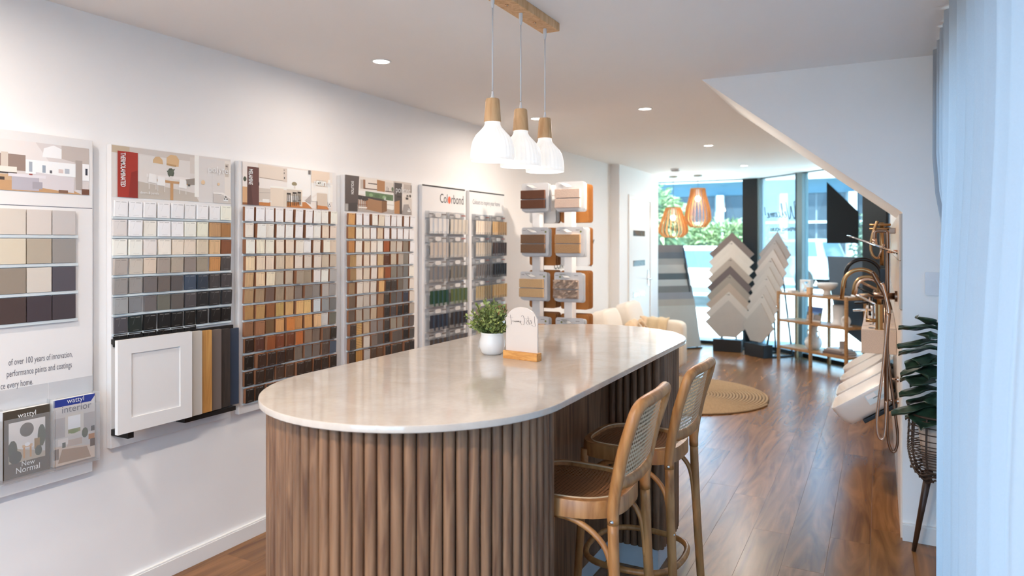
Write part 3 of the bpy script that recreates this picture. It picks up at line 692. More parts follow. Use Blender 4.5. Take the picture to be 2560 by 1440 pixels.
def brochure(y0, y1, z0, z1, label, shapes, words):
    t = thing('brochure', (XB + 0.02, (y0 + y1) / 2, z0), label, 'brochure', 'brochures in the clear holders')
    MB().box((XB + 0.006, y0, z0), (XB + 0.026, y1, z1)).build('pages', mat('paper', (0.75, 0.74, 0.72), 0.6), t)
    picture('cover', t, (XB + 0.0262, y0, z0), (0, y1 - y0, 0), (0, 0, z1 - z0), NX, shapes)
    for (tx, fy, fz, sz, m, al, sx) in words: text('lettering', t, tx, (XB + 0.0282, y0 + (y1 - y0) * fy, z0 + (z1 - z0) * fz), UY, UZ, sz, m, al, sx=sx)
brochure(1.384, 1.544, 0.64, 0.885, 'dark olive brochure with a round mirror photo in the clear holder',
         [('453d33', R4(0, 0, 1, 1)), ('b9b6b4', R4(.12, .22, .9, .82)), ('d0cbc6', R4(.12, .4, .9, .82)), ('a99b88', [(.12, .22), (.9, .22), (.9, .3), (.3, .42), (.12, .34)]), ('4f4a42', circ(.5, .68, .15, 20, .105)), ('2c3a2c', circ(.2, .42, .1, 10, .14)), ('24302a', circ(.26, .3, .14, 9, .1)), ('33402e', circ(.82, .55, .09, 10, .17)), ('8a6a3c', R4(.66, .36, .78, .52)), ('b88a5c', R4(.42, .26, .46, .44)), ('b88a5c', R4(.56, .26, .6, .44)), ('c4a27c', R4(.4, .42, .62, .46)), ('e8e6e0', circ(.51, .46, .06, 10, .03)), ('2e3c2c', circ(.75, .33, .08, 9, .08))],
         [('wattyl', .5, .88, .026, m_inkwhite, 'CENTER', 1.0), ('New', .52, .15, .026, m_inkwhite, 'CENTER', 0.9), ('Normal', .52, .06, .03, m_inkwhite, 'CENTER', 0.9)])
brochure(1.558, 1.716, 0.64, 0.892, 'brochure with a blue top band reading interior in the clear holder',
         [('c2bdb9', R4(0, 0, 1, 1)), ('2a3a86', [(0, .89), (.9, .89), (1, .97), (1, 1), (0, 1)]), ('a9a29e', R4(0, .42, 1, .72)), ('c9c2b8', R4(.27, .42, .72, .76)), ('e4e6ea', R4(.34, .5, .64, .72)), ('8a8a5a', R4(.34, .46, .64, .52)), ('6f7d43', circ(.48, .48, .12, 9, .035)), ('cdb8a4', [(0, 0), (1, 0), (1, .2), (0, .3)]), ('9c7f66', [(.1, .04), (.9, .02), (.8, .2), (.2, .24)]), ('b8a596', R4(.32, .26, .68, .36)), ('d8d2cc', R4(.1, .3, .34, .4)), ('3c4a34', circ(.75, .42, .08, 9, .08)), ('4a3020', R4(.88, .18, 1, .3)), ('a86a34', R4(.84, .3, .99, .38)), ('2a2a2c', R4(.9, .42, .99, .5)), ('3b4436', R4(.2, .26, .28, .34)), ('7c6a60', R4(0, .1, .12, .26))],
         [('wattyl', .52, .925, .027, m_inkwhite, 'CENTER', 1.0), ('interior', .54, .79, .037, m_inkgrey, 'CENTER', 1.0)])

# thermolaminated board
bd1 = wall_board('swatch_board', 1.800, 2.402, 0.645, 1.898, 'white swatch board headed THERMOLAMINATED in red with door samples below')
chair = lambda x, z: [('e2dfdb', [(x, z + .1), (x + .07, z + .08), (x + .065, z + .26), (x + .01, z + .28)]), ('d8d5d0', R4(x + .005, z - .04, x + .01, z + .1)), ('d8d5d0', R4(x + .06, z - .04, x + .065, z + .09))]
header(bd1, 1.802, 2.400, [('cfc9c3', R4(0, 0, 1, 1)), ('b8a890', R4(0, .86, .13, 1)), ('c2bab2', [(.13, .9), (.66, .84), (.68, 1), (.13, 1)]), ('d2cdc7', R4(.19, .3, .62, .86)), ('dcd7d2', R4(.26, .44, .62, .5)), ('b5aca0', [(.19, 0), (.7, 0), (.66, .18), (.19, .34)]), ('c9c1b8', R4(.62, .6, .665, .95)), ('e4e0da', R4(.66, .1, .70, 1)), ('cdc9c5', R4(.70, 0, .94, .96)), ('c2beba', R4(.82, .1, .823, .7)), ('d8d2ca', R4(.94, 0, 1, .96)), ('c0b7ac', R4(.945, .6, .98, .9)), ('7b7069', R4(.95, .82, .97, .86)), ('7b7069', R4(.95, .7, .965, .73)),
        ('c7a67c', [(.31, .74), (.39, .73), (.385, .82), (.36, .88), (.33, .87), (.31, .8)]), ('c9a87e', [(.42, .72), (.52, .71), (.525, .86), (.5, .94), (.455, .95), (.42, .88)]), ('b08d63', [(.42, .72), (.50, .70), (.50, .74), (.42, .76)]), ('4d5549', circ(.455, .57, .028, 9, .1)), ('5b6355', [(.42, .6), (.49, .66), (.455, .48)]), ('d5d0cb', R4(.445, .4, .47, .5)), ('b58d63', [(.34, .36), (.62, .34), (.63, .39), (.34, .41)]), ('b58d63', R4(.45, .0, .475, .36)), ('5a4c42', R4(.3, .42, .33, .45)), ('4a4542', R4(.6, .32, .62, .42)), ('8a8178', [(.58, .36), (.66, .36), (.66, .5), (.58, .46)])]
       + chair(.34, .2) + chair(.52, .18) + chair(.27, .24) + [('d4b895', circ(.735, .43, .018, 12, .05)), ('d4b895', circ(.88, .42, .012, 12, .035)), ('bfb9b3', [(.83, .0), (1, 0), (1, .1), (.86, .2), (.83, .2)]), ('dfdad4', [(.83, .2), (.9, .2), (1, .1), (1, .13), (.92, .24), (.83, .23)]), ('9c2f22', R4(.04, 0, .19, .9)), ('87271d', [(.12, 0), (.19, 0), (.19, .55), (.14, .5)])])
text('lettering', bd1, 'THERMOLAMINATED', (XB + 0.006, 1.838, 1.868), (0, 0, -1), (0, 1, 0), 0.030, m_inkwhite, sx=0.50, bold=0.0006, nrm=NX, depth=0.0)
text('lettering', bd1, 'polytec', (XB + 0.0045, 2.335, 1.825), UY, UZ, 0.044, m_inkwhite, 'CENTER', sx=1.05, nrm=NX)
text('lettering', bd1, 'doors & panels', (XB + 0.0045, 1.925, 1.702), UY, UZ, 0.016, m_inkwhite, sx=0.9, nrm=NX)
tri_mark(bd1, 2.355, 1.692, 0.028)
th = [['f0ede8'] * 8 + ['e8dfd0'],
      ['cfcac6', 'f0ece8', 'e2dbd0', 'eae6e0', 'efece6', 'ede3d4', 'ecdfcb', 'b08a62w', '9c7044w'],
      ['e4ddd4', 'eae2d6', 'd8d2cc', 'e2d8cc', 'dfd2c0', 'd6c8b6', 'cdbfa8', 'c9a880w', '7a4a2ew'],
      ['a8a098', 'bab2a6', 'd0bfac', '9a8f85', 'a89c8c', '857a72', '958a78', 'b98450w', '45403fw'],
      ['8c8884', '8e8a86', '6a6462', '675e58', '55504f', '3a4656', '2c3642', '3f3b3bw', '433f40w'],
      ['8f9190', '77787a', '65605f', '66645a', '5a544f', '4a4647', '1c1d1f', '2b2a2b', '2f2e30'],
      ['47454a', '1b2422', '151617', '151617', '141516', '161616', '141415', '151516', '171718']]
grid(bd1, th, [1.835 + 0.0665 * c for c in range(9)], 1.668, 0.0807, 0.058, 0.067, False, 'THERMOLAMINATED', 'sample cards on the THERMOLAMINATED board', [0.008, 0.012])
m_rack = m_black
for k, (a, c) in enumerate((((XB, 1.80, 1.075), (XB + 0.02, 2.40, 1.095)), ((XB, 1.80, 0.70), (XB + 0.11, 1.825, 0.725)), ((XB, 2.1, 0.69), (XB + 0.06, 2.38, 0.71)))): MB().box(a, c).build('door_rack_bar', m_rack, bd1)
for i in range(6): swatch('141415', 1.835 + 0.0665 * i, 1.088, 0.058, 0.05, 0.008, False, 'black sample card, %s of the row half hidden behind the white shaker door' % ORD[i + 1], 'black cards behind the door samples')
doors = [('white shaker door sample with a recessed panel, front of its rack', (0.80, 0.785, 0.765), 0), ('plain pale grey door sample behind the white shaker one', H('b5afa6', 1.2), 0), ('golden oak door sample between pale grey and taupe ones', None, 1),
         ('taupe shaker door sample behind the oak one', H('6b615b', 1.2), 0), ('dark charcoal grained door sample in the rack', H('38322f', 1.2), 2), ('navy blue door sample at the back of the rack', H('323e50', 1.2), 0)]
m_oakd = wood('golden_oak', H('a9773f', 1.15), H('c39455', 1.15), 0.5, (25, 25, 2.5), bump=0.05); m_chard = wood('charcoal_grain', H('2c2725', 1.1), H('433b37', 1.1), 0.5, (40, 40, 3), bump=0.1)
for i, (lab, c, wd_) in enumerate(doors):
    x1 = -2.676 - 0.0195 * i; y0 = 1.748 + 0.068 * i; y1 = y0 + 0.34; z0, z1 = 0.728 - 0.004 * i, 1.103 - 0.005 * i
    m = m_oakd if wd_ == 1 else m_chard if wd_ == 2 else mat('door_paint_%d' % i, c, 0.35, vary=0.01)
    t = thing('door_sample', (x1, (y0 + y1) / 2, z0), lab, 'door sample', 'door samples in the rack')
    if i in (0, 3):
        f = MB(); e = 0.058
        for (a, c2, d, g) in ((y0, y1, z0, z0 + e), (y0, y1, z1 - e, z1), (y0, y0 + e, z0 + e, z1 - e), (y1 - e, y1, z0 + e, z1 - e)): f.box((x1 - 0.018, a, d), (x1, c2, g))
        bmv = f; bmv.build('rail_frame', m, t); MB().box((x1 - 0.016, y0 + e - 0.002, z0 + e - 0.002), (x1 - 0.006, y1 - e + 0.002, z1 - e + 0.002)).build('recessed_panel', m, t)
    else: MB().bbox((x1 - 0.018, y0, z0), (x1, y1, z1), 0.0015).build('slab', m, t)

# melamine board
bd2 = wall_board('swatch_board', 2.450, 3.148, 0.645, 1.898, 'white swatch board headed MELAMINE in maroon with ten columns of cards')
header(bd2, 2.470, 3.118, [('d9d2cb', R4(0, 0, 1, 1)), ('dcd8d3', R4(.16, .0, .75, .72)), ('d4c8ba', [(.155, .66), (.42, .64), (.42, .97), (.155, 1)]), ('8c7c6e', [(.17, .665), (.42, .64), (.42, .65), (.17, .68)]), ('c9beb3', R4(.42, .62, .46, .96)), ('3a342f', R4(.424, .82, .432, .86)), ('3a342f', R4(.425, .7, .436, .745)), ('3a342f', R4(.424, .9, .43, .93)), ('e6e2de', R4(.46, .3, .74, .97)), ('c4bbb0', R4(.16, .1, .29, .42)), ('9d948a', [(.16, .3), (.29, .32), (.29, .33), (.16, .31)]), ('b5753f', [(.16, 0), (.75, 0), (.67, .16), (.16, .08)]), ('e3dfda', R4(.20, .08, .27, .16)),
        ('d6c9b8', R4(.28, .0, .42, .46)), ('e5e0d9', [(.28, .45), (.62, .46), (.63, .48), (.35, .50), (.28, .49)]), ('cfc2b1', R4(.42, .0, .455, .42)), ('c7bcae', R4(.455, .3, .61, .45)), ('d9cdbd', R4(.6, .04, .63, .46)), ('8e8468', circ(.54, .6, .03, 9, .05)), ('d0cac4', R4(.535, .48, .552, .56))]
       + stoolpic(.455, .02, .34, w=.045) + stoolpic(.52, .05, .34, w=.045) + stoolpic(.575, .08, .33, w=.04)
       + [('6a6461', R4(.70, .88, .727, .99)), ('a9a19d', [(.66, .2), (.73, .12), (.73, .36)]), ('d9c7b4', R4(.735, .42, .96, 1)), ('e4ded8', R4(.735, .2, 1, .68)), ('b9a591', R4(.79, .60, .92, .76)), ('e8e2da', R4(.795, .62, .915, .745)), ('3f4a38', circ(.83, .69, .018, 8, .035)), ('9a7c64', R4(.89, .63, .9, .7)), ('dcd6cf', [(.735, .3), (.82, .45), (.92, .44), (.92, .42), (.83, .43), (.76, .28)]), ('c7b9a8', R4(.80, .08, .93, .42)), ('b8763f', [(.8, 0), (.95, 0), (.93, .08), (.8, .1)]), ('6a4a30', R4(.80, .02, .808, .2)), ('e7e2dc', R4(.94, .1, .965, .8)),
          ('c8a078', R4(0, 0, .045, .42)), ('dcd6d0', R4(0, .42, .045, 1)), ('3c4636', circ(.022, .6, .016, 8, .06)), ('8a5a38', R4(0, 0, .05, .05)), ('5d3a36', R4(.045, 0, .16, .9)), ('4e2f2c', [(.045, 0), (.1, 0), (.08, .5), (.045, .5)]), ('3a2624', R4(.152, .47, .163, .55))])
text('lettering', bd2, 'MELAMINE', (XB + 0.006, 2.507, 1.862), (0, 0, -1), (0, 1, 0), 0.036, m_inkwhite, sx=0.46, bold=0.0007, nrm=NX, depth=0.0)
text('lettering', bd2, 'polytec', (XB + 0.0055, 3.035, 1.812), UY, UZ, 0.052, m_inkwhite, 'CENTER', sx=0.95, nrm=NX)
text('lettering', bd2, 'doors & panels', (XB + 0.0055, 2.575, 1.702), UY, UZ, 0.016, m_inkwhite, sx=0.85, nrm=NX)
tri_mark(bd2, 3.075, 1.692, 0.028)
ml = [['f0ece6', 'efebe6', 'f0ece8', 'eeeae4', 'f0ebe4', 'efebe6', 'efe9e2', 'ece4da', 'eae2d8', 'e6dfd4'],
      ['e0d8cc', 'e8e2d8', 'e2dcd2', 'ece4da', 'ece4da', 'eeeae4', 'eee8e2', 'ece4d8', 'd8c8b4w', 'd8cabb'],
      ['e8e0d4', 'ead9c2w', 'e8dccb', 'dccfbe', 'd8cab8', 'e2d8ca', 'ece6dc', 'e0d6c8', 'e6dccd', 'd2c2ae'],
      ['e4c8a4w', 'd8c6aew', 'dccbb6w', 'c6b69ew', 'ccb494w', 'd6cabb', 'cfc3b4', 'd6cbbd', 'c2b49e', 'beb19f'],
      ['c0a078w', 'd8bf9cw', 'e6d2b6w', 'b0a490', 'b8aa96', '9f9280', '9a8c78', 'd8d4d0', 'e6dfd5', 'a6a4a0'],
      ['a88a66w', '9c8468w', '6e584cw', '98866fw', '9e8a74w', '7e7268', '80756a', '8a837c', 'a9a59f', '94918d'],
      ['a88050w', 'b08a58w', '8c5a34w', 'b2945aw', 'c8a06aw', 'd8ae74w', 'd8b478w', 'c2cacc', '8e908e', '70706e'],
      ['8a6244w', '97694aw', '6f5336w', 'ca9660w', 'c47a3ew', 'c08b56w', 'c4935cw', 'd6b084w', 'c8c8c4', '6c6a5e'],
      ['2a1c14w', '55352aw', '8a4c28w', '74402aw', '6e3c24w', 'b06534w', '87705cw', '77675aw', '5f5247w', '2d2823w'],
      ['1f1a16', '3a271ew', '32241dw', '33241dw', '36271fw', '706458w', '6a6560', '6f645c', '52463fw', '45505e'],
      ['1b1815', '33261ew', '2b231ew', '4a372cw', '4d3b30w', '2e221cw', '33271fw', '2c211bw', '2f241ew', '231f1c'],
      ['1c1a18', '241f1b', '2a231ew', '2b2420w', '28211dw', '2a2420w', '28211d', '24201d', '211d1b', '1f1c1a']]
grid(bd2, ml, [2.500 + 0.0672 * c for c in range(10)], 1.672, 0.0822, 0.0555, 0.070, True, 'MELAMINE', 'sample cards on the MELAMINE board', [0.014, 0.014, 0.017, 0.02, 0.026])

# evolution board
bd3 = wall_board('swatch_board', 3.218, 3.902, 0.645, 1.895, 'white swatch board headed EVOLUTION in dark brown beside the bench')
header(bd3, 3.226, 3.888, [('c5bbb0', R4(0, 0, 1, 1)), ('dcd5cc', R4(.18, .4, .71, 1)), ('b9aea4', R4(.21, .66, .25, .92)), ('8a5a3a', R4(.25, .66, .28, .93)), ('ddd3c8', R4(.28, .68, .45, .95)), ('4a3a34', R4(.32, .82, .45, .85)), ('5a3a2a', R4(.26, .66, .45, .69)), ('a9774a', [(.45, .64), (.57, .63), (.57, .95), (.45, .97)]), ('d0c8be', R4(.575, .66, .71, .93)), ('5c4a42', R4(.575, .64, .71, .67)), ('44403c', R4(.60, .67, .607, .8)), ('44403c', R4(.62, .67, .627, .77)), ('5a6a4c', circ(.69, .74, .018, 8, .07)), ('e5dfd8', R4(.18, .5, .71, .6)),
        ('e2e0da', [(.27, .38), (.71, .36), (.71, .6), (.27, .62)]), ('58744f', [(.28, .43), (.70, .38), (.70, .56), (.28, .60)]), ('7c9a6c', circ(.36, .5, .03, 9, .05)), ('49653f', circ(.45, .49, .04, 9, .06)), ('86a678', circ(.56, .47, .03, 9, .05)), ('4c6a48', circ(.63, .45, .04, 9, .06)), ('b4bcb2', circ(.57, .43, .015, 8, .04)), ('e8e2da', R4(.60, .1, .71, .36)), ('9a8e84', R4(.6, .25, .71, .26)), ('8f8680', [(.18, 0), (.71, 0), (.71, .12), (.5, .0)]), ('a8a098', [(.17, 0), (.71, 0), (.71, .1), (.3, .22), (.17, .2)]),
        ('39322f', [(.17, .44), (.45, .36), (.6, .345), (.6, .37), (.5, .42), (.17, .47)]), ('9c7350', [(.28, .08), (.52, .0), (.52, .35), (.28, .40)]), ('7d5839', [(.52, .0), (.6, .06), (.6, .36), (.52, .35)]), ('2f2a29', circ(.2, .4, .04, 10, .06)), ('2f2a29', circ(.27, .37, .05, 10, .06))]
       + [('9c6a48', R4(x, .08, x + .008, .34)) for x in (.18, .205, .235, .26, .29, .3)] + [('7c4a34', R4(.17, .2, .3, .215)), ('e0dbd4', R4(.18, .1, .3, .14))]
       + [('4b403d', [(0, .2), (.17, .2), (.19, 1), (0, 1)]), ('3a3433', [(.04, 0), (.165, 0), (.165, .25), (.04, .22)]), ('9d9a97', [(0, 0), (.04, 0), (.04, .2), (0, .2)]), ('d8d2cb', R4(.71, 0, .715, .96)), ('463f3d', R4(.715, 0, .84, .95)), ('2f2a2a', R4(.76, .5, .83, .56)), ('6a605b', R4(.765, .66, .83, .68)), ('a9794c', [(.715, 0), (.80, .0), (.80, .42), (.715, .36)]), ('d9d3cb', R4(.84, .1, .865, .93)), ('b0a59b', R4(.865, .68, 1, .93)), ('d6cfc7', R4(.865, .5, 1, .68)), ('6a5f56', R4(.985, .68, 1, .92)), ('4c463c', circ(.93, .57, .02, 8, .04)), ('4c463c', circ(.975, .58, .018, 8, .05)), ('cfc6bb', R4(.865, .3, .97, .55)), ('3a3431', R4(.90, .46, .945, .53)), ('958f8a', [(.84, 0), (1, 0), (1, .1), (.95, .32), (.865, .3)]), ('c9c0b6', [(.95, .3), (1, .08), (1, .5), (.95, .5)])])
text('lettering', bd3, 'EVOLUTION', (XB + 0.006, 3.275, 1.862), (0, 0, -1), (0, 1, 0), 0.034, m_inkwhite, sx=0.42, bold=0.0006, nrm=NX, depth=0.0)
text('lettering', bd3, 'polytec', (XB + 0.006, 3.79, 1.822), UY, UZ, 0.056, m_inkwhite, 'CENTER', sx=1.0, nrm=NX)
tri_mark(bd3, 3.842, 1.700, 0.034)
ev = [['c8985ew', 'ebe8e4', 'ece8e4', 'ece2d8', 'd8ceba', 'f0ece8', 'eeeae6', 'f0ede8', 'f0ede8', 'eceae6'],
      ['b08650w', 'e6dcd0', 'e2d8cc', 'ece4dc', 'd0bda2w', 'f0ece8', 'ece6de', 'eee8e2', 'ece9e5', 'eeebe8'],
      ['b27c46w', 'e2d8cb', 'd8c8ae', 'e2d6c8', 'e4ddd4', '96512aw', 'b8ae9e', 'c2b9aa', '84796a', 'e8e6e4'],
      ['a58658w', 'dccfbe', 'd6c9b6', 'dcd5cb', 'c0a67ew', '54301fw', 'b6ab98', 'a89e90', '7a756c', 'ece7e0'],
      ['957852w', 'd9ccbb', 'd0c2ae', 'd8cfc4', 'd2ab7ew', '8a4a28w', '7d786e', '77726a', '6c6e6c', 'e4dbd0'],
      ['94795aw', 'd9cfc1', 'd2c7b7', 'd2c9bc', 'd0a770w', '2e2a26w', '35302dw', '686055', '7c7a76', 'd8d0c6'],
      ['6f5d4dw', 'c0b8ac', 'b8b0a4', 'b8b4ae', '9c7f62w', '35312dw', '575653', '5d5d5e', '333a48', 'cfc6ba'],
      ['655649w', 'a59c8e', 'a1988a', 'b7a58cw', '8a6242w', '2b2a2b', '444041', '242527', '1a1b1d', 'a29a8e'],
      ['40342dw', None, 'b59e80w', '827a74', '78706b', '3a3735', '8a8274', '857d70', '4c4845', '5b5452'],
      ['453c36w', None, 'c8c0b4', '70655d', '544d48w', '1b1b1c', '57504b', '524c48', '1a1b1e', '4a4846'],
      ['40342cw', None, 'a8a49e', '4a3a30w', '5a4434w', '1d1d1f', '35302dw', '3d332cw', '2a2420', '222326']]
EY = [3.268 + 0.0672 * c for c in range(10)]
grid(bd3, ev, EY, 1.669, 0.0827, 0.0555, 0.069, True, 'EVOLUTION', 'sample cards on the EVOLUTION board', [0.014, 0.014, 0.018, 0.024])
for r in (8, 9, 10):
    zc = 1.669 - 0.0827 * r - 0.0345; yc = EY[1]
    t = thing('sample_card', (XB, yc, zc - 0.0345), ['woven cane sample card, upper of the two', 'woven cane sample card, lower of the two', 'vertical slatted timber sample card under the cane cards'][r - 8] + ' on the EVOLUTION board', 'sample card', 'sample cards on the EVOLUTION board')
    MB().bbox((XB + 0.003, yc - 0.028, zc - 0.0345), (XB + 0.013, yc + 0.028, zc + 0.0345), 0.001).build('backing', mat('cane_backing', H('4a3620'), 0.7), t)
    if r < 10: cane_sheet(lambda u, v: (XB + 0.0135, yc - 0.028 + 0.056 * u, zc - 0.0345 + 0.069 * v), 6, 7, 0.46).build('cane_weave', mat('cane_pale', H('d8b074', 1.1), 0.5), t)
    else:
        for q in range(5): MB().box((XB + 0.013, yc - 0.027 + 0.0112 * q, zc - 0.0345), (XB + 0.019, yc - 0.0195 + 0.0112 * q, zc + 0.0345)).build('slat', m_oakd, t)

# roofing-steel colour boards
def chip_mesh(w, h, ribs):
    b = MB(); pts = []
    for i in range(ribs):
        a, c = -w / 2 + w * i / ribs, -w / 2 + w * (i + 1) / ribs
        pts += [(a, 0.0), (a + (c - a) * 0.62, 0.0), (a + (c - a) * 0.70, 0.010), (a + (c - a) * 0.92, 0.010)]
    pts.append((w / 2, 0.0)); n = len(pts)
    vs = [(p[1] + 0.012, p[0], -h / 2) for p in pts] + [(p[1] + 0.012, p[0], h / 2) for p in pts] + [(p[1] + 0.010, p[0], -h / 2) for p in pts] + [(p[1] + 0.010, p[0], h / 2) for p in pts]
    fs = [(i, i + 1, n + i + 1, n + i) for i in range(n - 1)] + [(2 * n + i, 3 * n + i, 3 * n + i + 1, 2 * n + i + 1) for i in range(n - 1)] + [(n + i, n + i + 1, 3 * n + i + 1, 3 * n + i) for i in range(n - 1)] + [(i + 1, i, 2 * n + i, 2 * n + i + 1) for i in range(n - 1)] + [(0, n, 3 * n, 2 * n), (n - 1, 3 * n - 1, 4 * n - 1, 2 * n - 1)]
    b.add(vs, fs); me = bpy.data.meshes.new('steel_chip'); me.from_pydata([tuple(v) for v in b.v], [], b.f); me.materials.append(obj_color_mat('steel_coat', 0.42, marks=False)); return me
def steel_board(y0, y1, cols, label, who, ribs, head):
    t = wall_board('steel_board', y0, y1, 0.60, 1.897, label)
    MB().box((XB, y0, 1.888), (XB + 0.002, y1, 1.898)).build('top_strip', m_ink, t)
    head(t); me = chip_mesh(0.225, 0.108, ribs)
    for r, row in enumerate(cols):
        for c, hx in enumerate(row):
            yc = y0 + 0.035 + 0.125 + 0.264 * c; z1 = 1.716 - 0.1705 * r
            b = MB(); b.box((XB, yc - 0.125, z1 - 0.160), (XB + 0.002, yc + 0.125, z1)); b.box((XB, yc - 0.125, z1 - 0.162), (XB + 0.034, yc + 0.125, z1 - 0.158)); b.box((XB + 0.031, yc - 0.125, z1 - 0.158), (XB + 0.034, yc + 0.125, z1 - 0.14))
            b.box((XB, yc - 0.125, z1 - 0.16), (XB + 0.034, yc - 0.122, z1)); b.box((XB, yc - 0.12, z1 - 0.05), (XB + 0.022, yc + 0.12, z1 - 0.046)); b.box((XB + 0.020, yc - 0.12, z1 - 0.046), (XB + 0.022, yc + 0.12, z1 - 0.004))
            tr = b.build('tray', m_ledge, t)
            picture('tray_label', tr, (XB + 0.0225, yc - 0.11, z1 - 0.042), (0, 0.22, 0), (0, 0, 0.034), NX, [('d6d2ce', rrect(.36, .1, .66, .9, .12)), ('bcb8b4', rrect(.38, .16, .64, .84, .1)), ('5a5250', R4(0, .55, .26, .75)), ('8a4a40' if ribs > 4 or r < 2 and c else '6a625e', R4(.74, .5, 1, .75)), ('aaa49f', R4(.02, .2, .2, .32))])
            o = bpy.data.objects.new('steel_chip', me); COL.objects.link(o); o.location = (XB + 0.014, yc + 0.012, z1 - 0.104); o.color = (*H(hx, 1.2), 1); o.rotation_euler = (0, random.uniform(0, 0.03), random.uniform(-0.02, 0.02))
            tag(o, '%s ribbed steel chip, %s row, %s column of the %s board' % (cname(hx), ORD[r + 1], ORD[c + 1], who), 'colour chip', 'steel chips on the %s board' % who)
    return t
def head1(t):
    y = 4.236; wid = lambda o: max(v.co.y for v in o.data.vertices) + ORG[t.name].y
    a = wid(text('lettering', t, 'Col', (XB, y, 1.782), UY, UZ, 0.095, m_ink, sx=0.76)) + 0.025
    b = MB(); b.prism(circ(a, 1.806, 0.0195, 24, 0.027), 'x', XB, XB + 0.0008); b.build('orange_dot', mat('orange_ink', H('e0603a', 1.1), 0.5), t)
    text('lettering', t, 'rbond', (XB, a + 0.0235, 1.782), UY, UZ, 0.095, m_ink, sx=0.76)
steel_board(4.018, 4.580, [['c8c4c0', 'bfb6a8'], ['aea398', 'a9a094'], ['75706d', '6c675f'], ['1c3b28', '4f5a36'], ['272a35', '2f2b2c'], ['453d3a', '56504e'], ['3c3836', '6a6460']],
            'white steel colour board reading Colorbond with an orange letter o', 'Colorbond', 4, head1)
def head2(t):
    text('lettering', t, 'Colours to inspire your home', (XB, 4.695, 1.795), UY, UZ, 0.052, m_inkgrey, sx=0.70)
steel_board(4.648, 5.210, [['d9cab8', 'b8986c'], ['b9ad9c', '4a3a33'], ['6c6662', '25201f'], ['a3906c', 'd0b07a'], ['8b7c6c', 'b3946a'], ['a09684', '8e8068'], ['6a6058', '584c44']],
            'white steel colour board reading Colours to inspire your home', 'your home', 6, head2)
# ---------------------------------------------------------------- door and lettering on the long wall
XD = -2.72
dr = MB(); dr.box((XD - 0.03, 8.30, 0), (XD + 0.004, 9.16, 2.035)); dr = struct(dr.build('door_1', m_white), 'white door with three narrow glass slots')
for (a, c, z0, z1) in ((8.25, 8.30, 0, 2.035), (9.16, 9.21, 0, 2.035), (8.25, 9.21, 2.035, 2.085)): MB().box((XD - 0.02, a, z0), (XD + 0.016, c, z1)).build('architrave', m_white, dr)
m_slot = mat('slot_glass', (0.10, 0.09, 0.075), 0.08, vary=0.3, scale=3)
for zc in (1.615, 1.238, 0.847): MB().box((XD + 0.003, 8.44, zc - 0.035), (XD + 0.007, 8.93, zc + 0.035)).build('glass_slot', m_slot, dr)
hd = MB(); hd.bbox((XD + 0.004, 9.04, 0.93), (XD + 0.014, 9.09, 1.14), 0.003); hd.build('lock_plate', m_chrome, dr)
hd = MB(); hd.tube([(XD + 0.01, 9.065, 1.02), (XD + 0.055, 9.065, 1.02), (XD + 0.06, 9.05, 1.02), (XD + 0.06, 8.95, 1.02)], 0.009, 8); hd.build('lever_handle', m_chrome, dr, smooth=True)
lt = thing('wall_lettering', (XL, 6.8, 1.3), 'dark teal letters on the long wall behind the brick sample stand', 'lettering')
m_teal = mat('teal_ink', H('2c3c3e'), 0.6)
for tx, y, zz, sz in (('P', 6.33, 1.40, 0.19), ('Y', 7.28, 1.40, 0.19), ('CON', 6.30, 1.235, 0.10), ('S', 7.27, 1.235, 0.10)):
    text('lettering', lt, tx, (XL + 0.001, y, zz), UY, UZ, sz, m_teal, bold=0.002, nrm=NX)

# ---------------------------------------------------------------- brick sample stand
m_post = mat('white_powdercoat', (0.80, 0.79, 0.78), 0.4, vary=0.01)
bs = thing('brick_stand', (-2.25, 5.0, 0), 'white two-post stand hung with brick sample boards', 'display stand')
PXS = (-2.385, -2.112)
for px in PXS: MB().bbox((px - 0.033, 4.965, 0.02), (px + 0.033, 5.045, 1.93), 0.004).build('post', m_post, bs)
MB().bbox((-2.36, 4.985, 1.86), (-2.14, 5.025, 1.92), 0.003).build('crossbar', m_post, bs)
for px in PXS: MB().bbox((px - 0.03, 4.72, 0), (px + 0.03, 5.30, 0.025), 0.004).build('foot', m_post, bs)
hookz = [1.905 - 0.337 * r for r in range(4)]
for px in PXS:
    for zz in hookz:
        b = MB(); b.tube([(px, 4.97, zz), (px, 4.86, zz), (px, 4.85, zz + 0.012)], 0.004, 6); b.build('hook', m_post, bs, smooth=True)
        b = MB(); b.tube([(px, 5.04, zz), (px, 5.20, zz), (px, 5.21, zz + 0.012)], 0.004, 6); b.build('hook', m_post, bs, smooth=True)
m_plate = mat('frosted_plate', (0.72, 0.73, 0.73), 0.35, vary=0.02)
m_hard = mat('hardboard', H('9a6228', 1.15), 0.55, vary=0.12, scale=25)
m_clip = mat('clip_grey', (0.42, 0.42, 0.41), 0.4)
brick_c = [['5e3a28', 'd0b8a6'], ['72563f', 'ab8760'], ['c4a276', '9c8878'], ['c8a890', '3a3430']]
nm = [['dark red-brown', 'pale pink'], ['brown', 'sandy tan'], ['honey yellow', 'rough split-face taupe'], ['salmon pink', 'charcoal']]
rown = ['top', 'second', 'third', 'bottom']
def rr_plate(b, cx, y0, y1, z0, z1, w, r): b.prism(rrect(cx - w / 2, z0, cx + w / 2, z1, r), 'y', y0, y1)
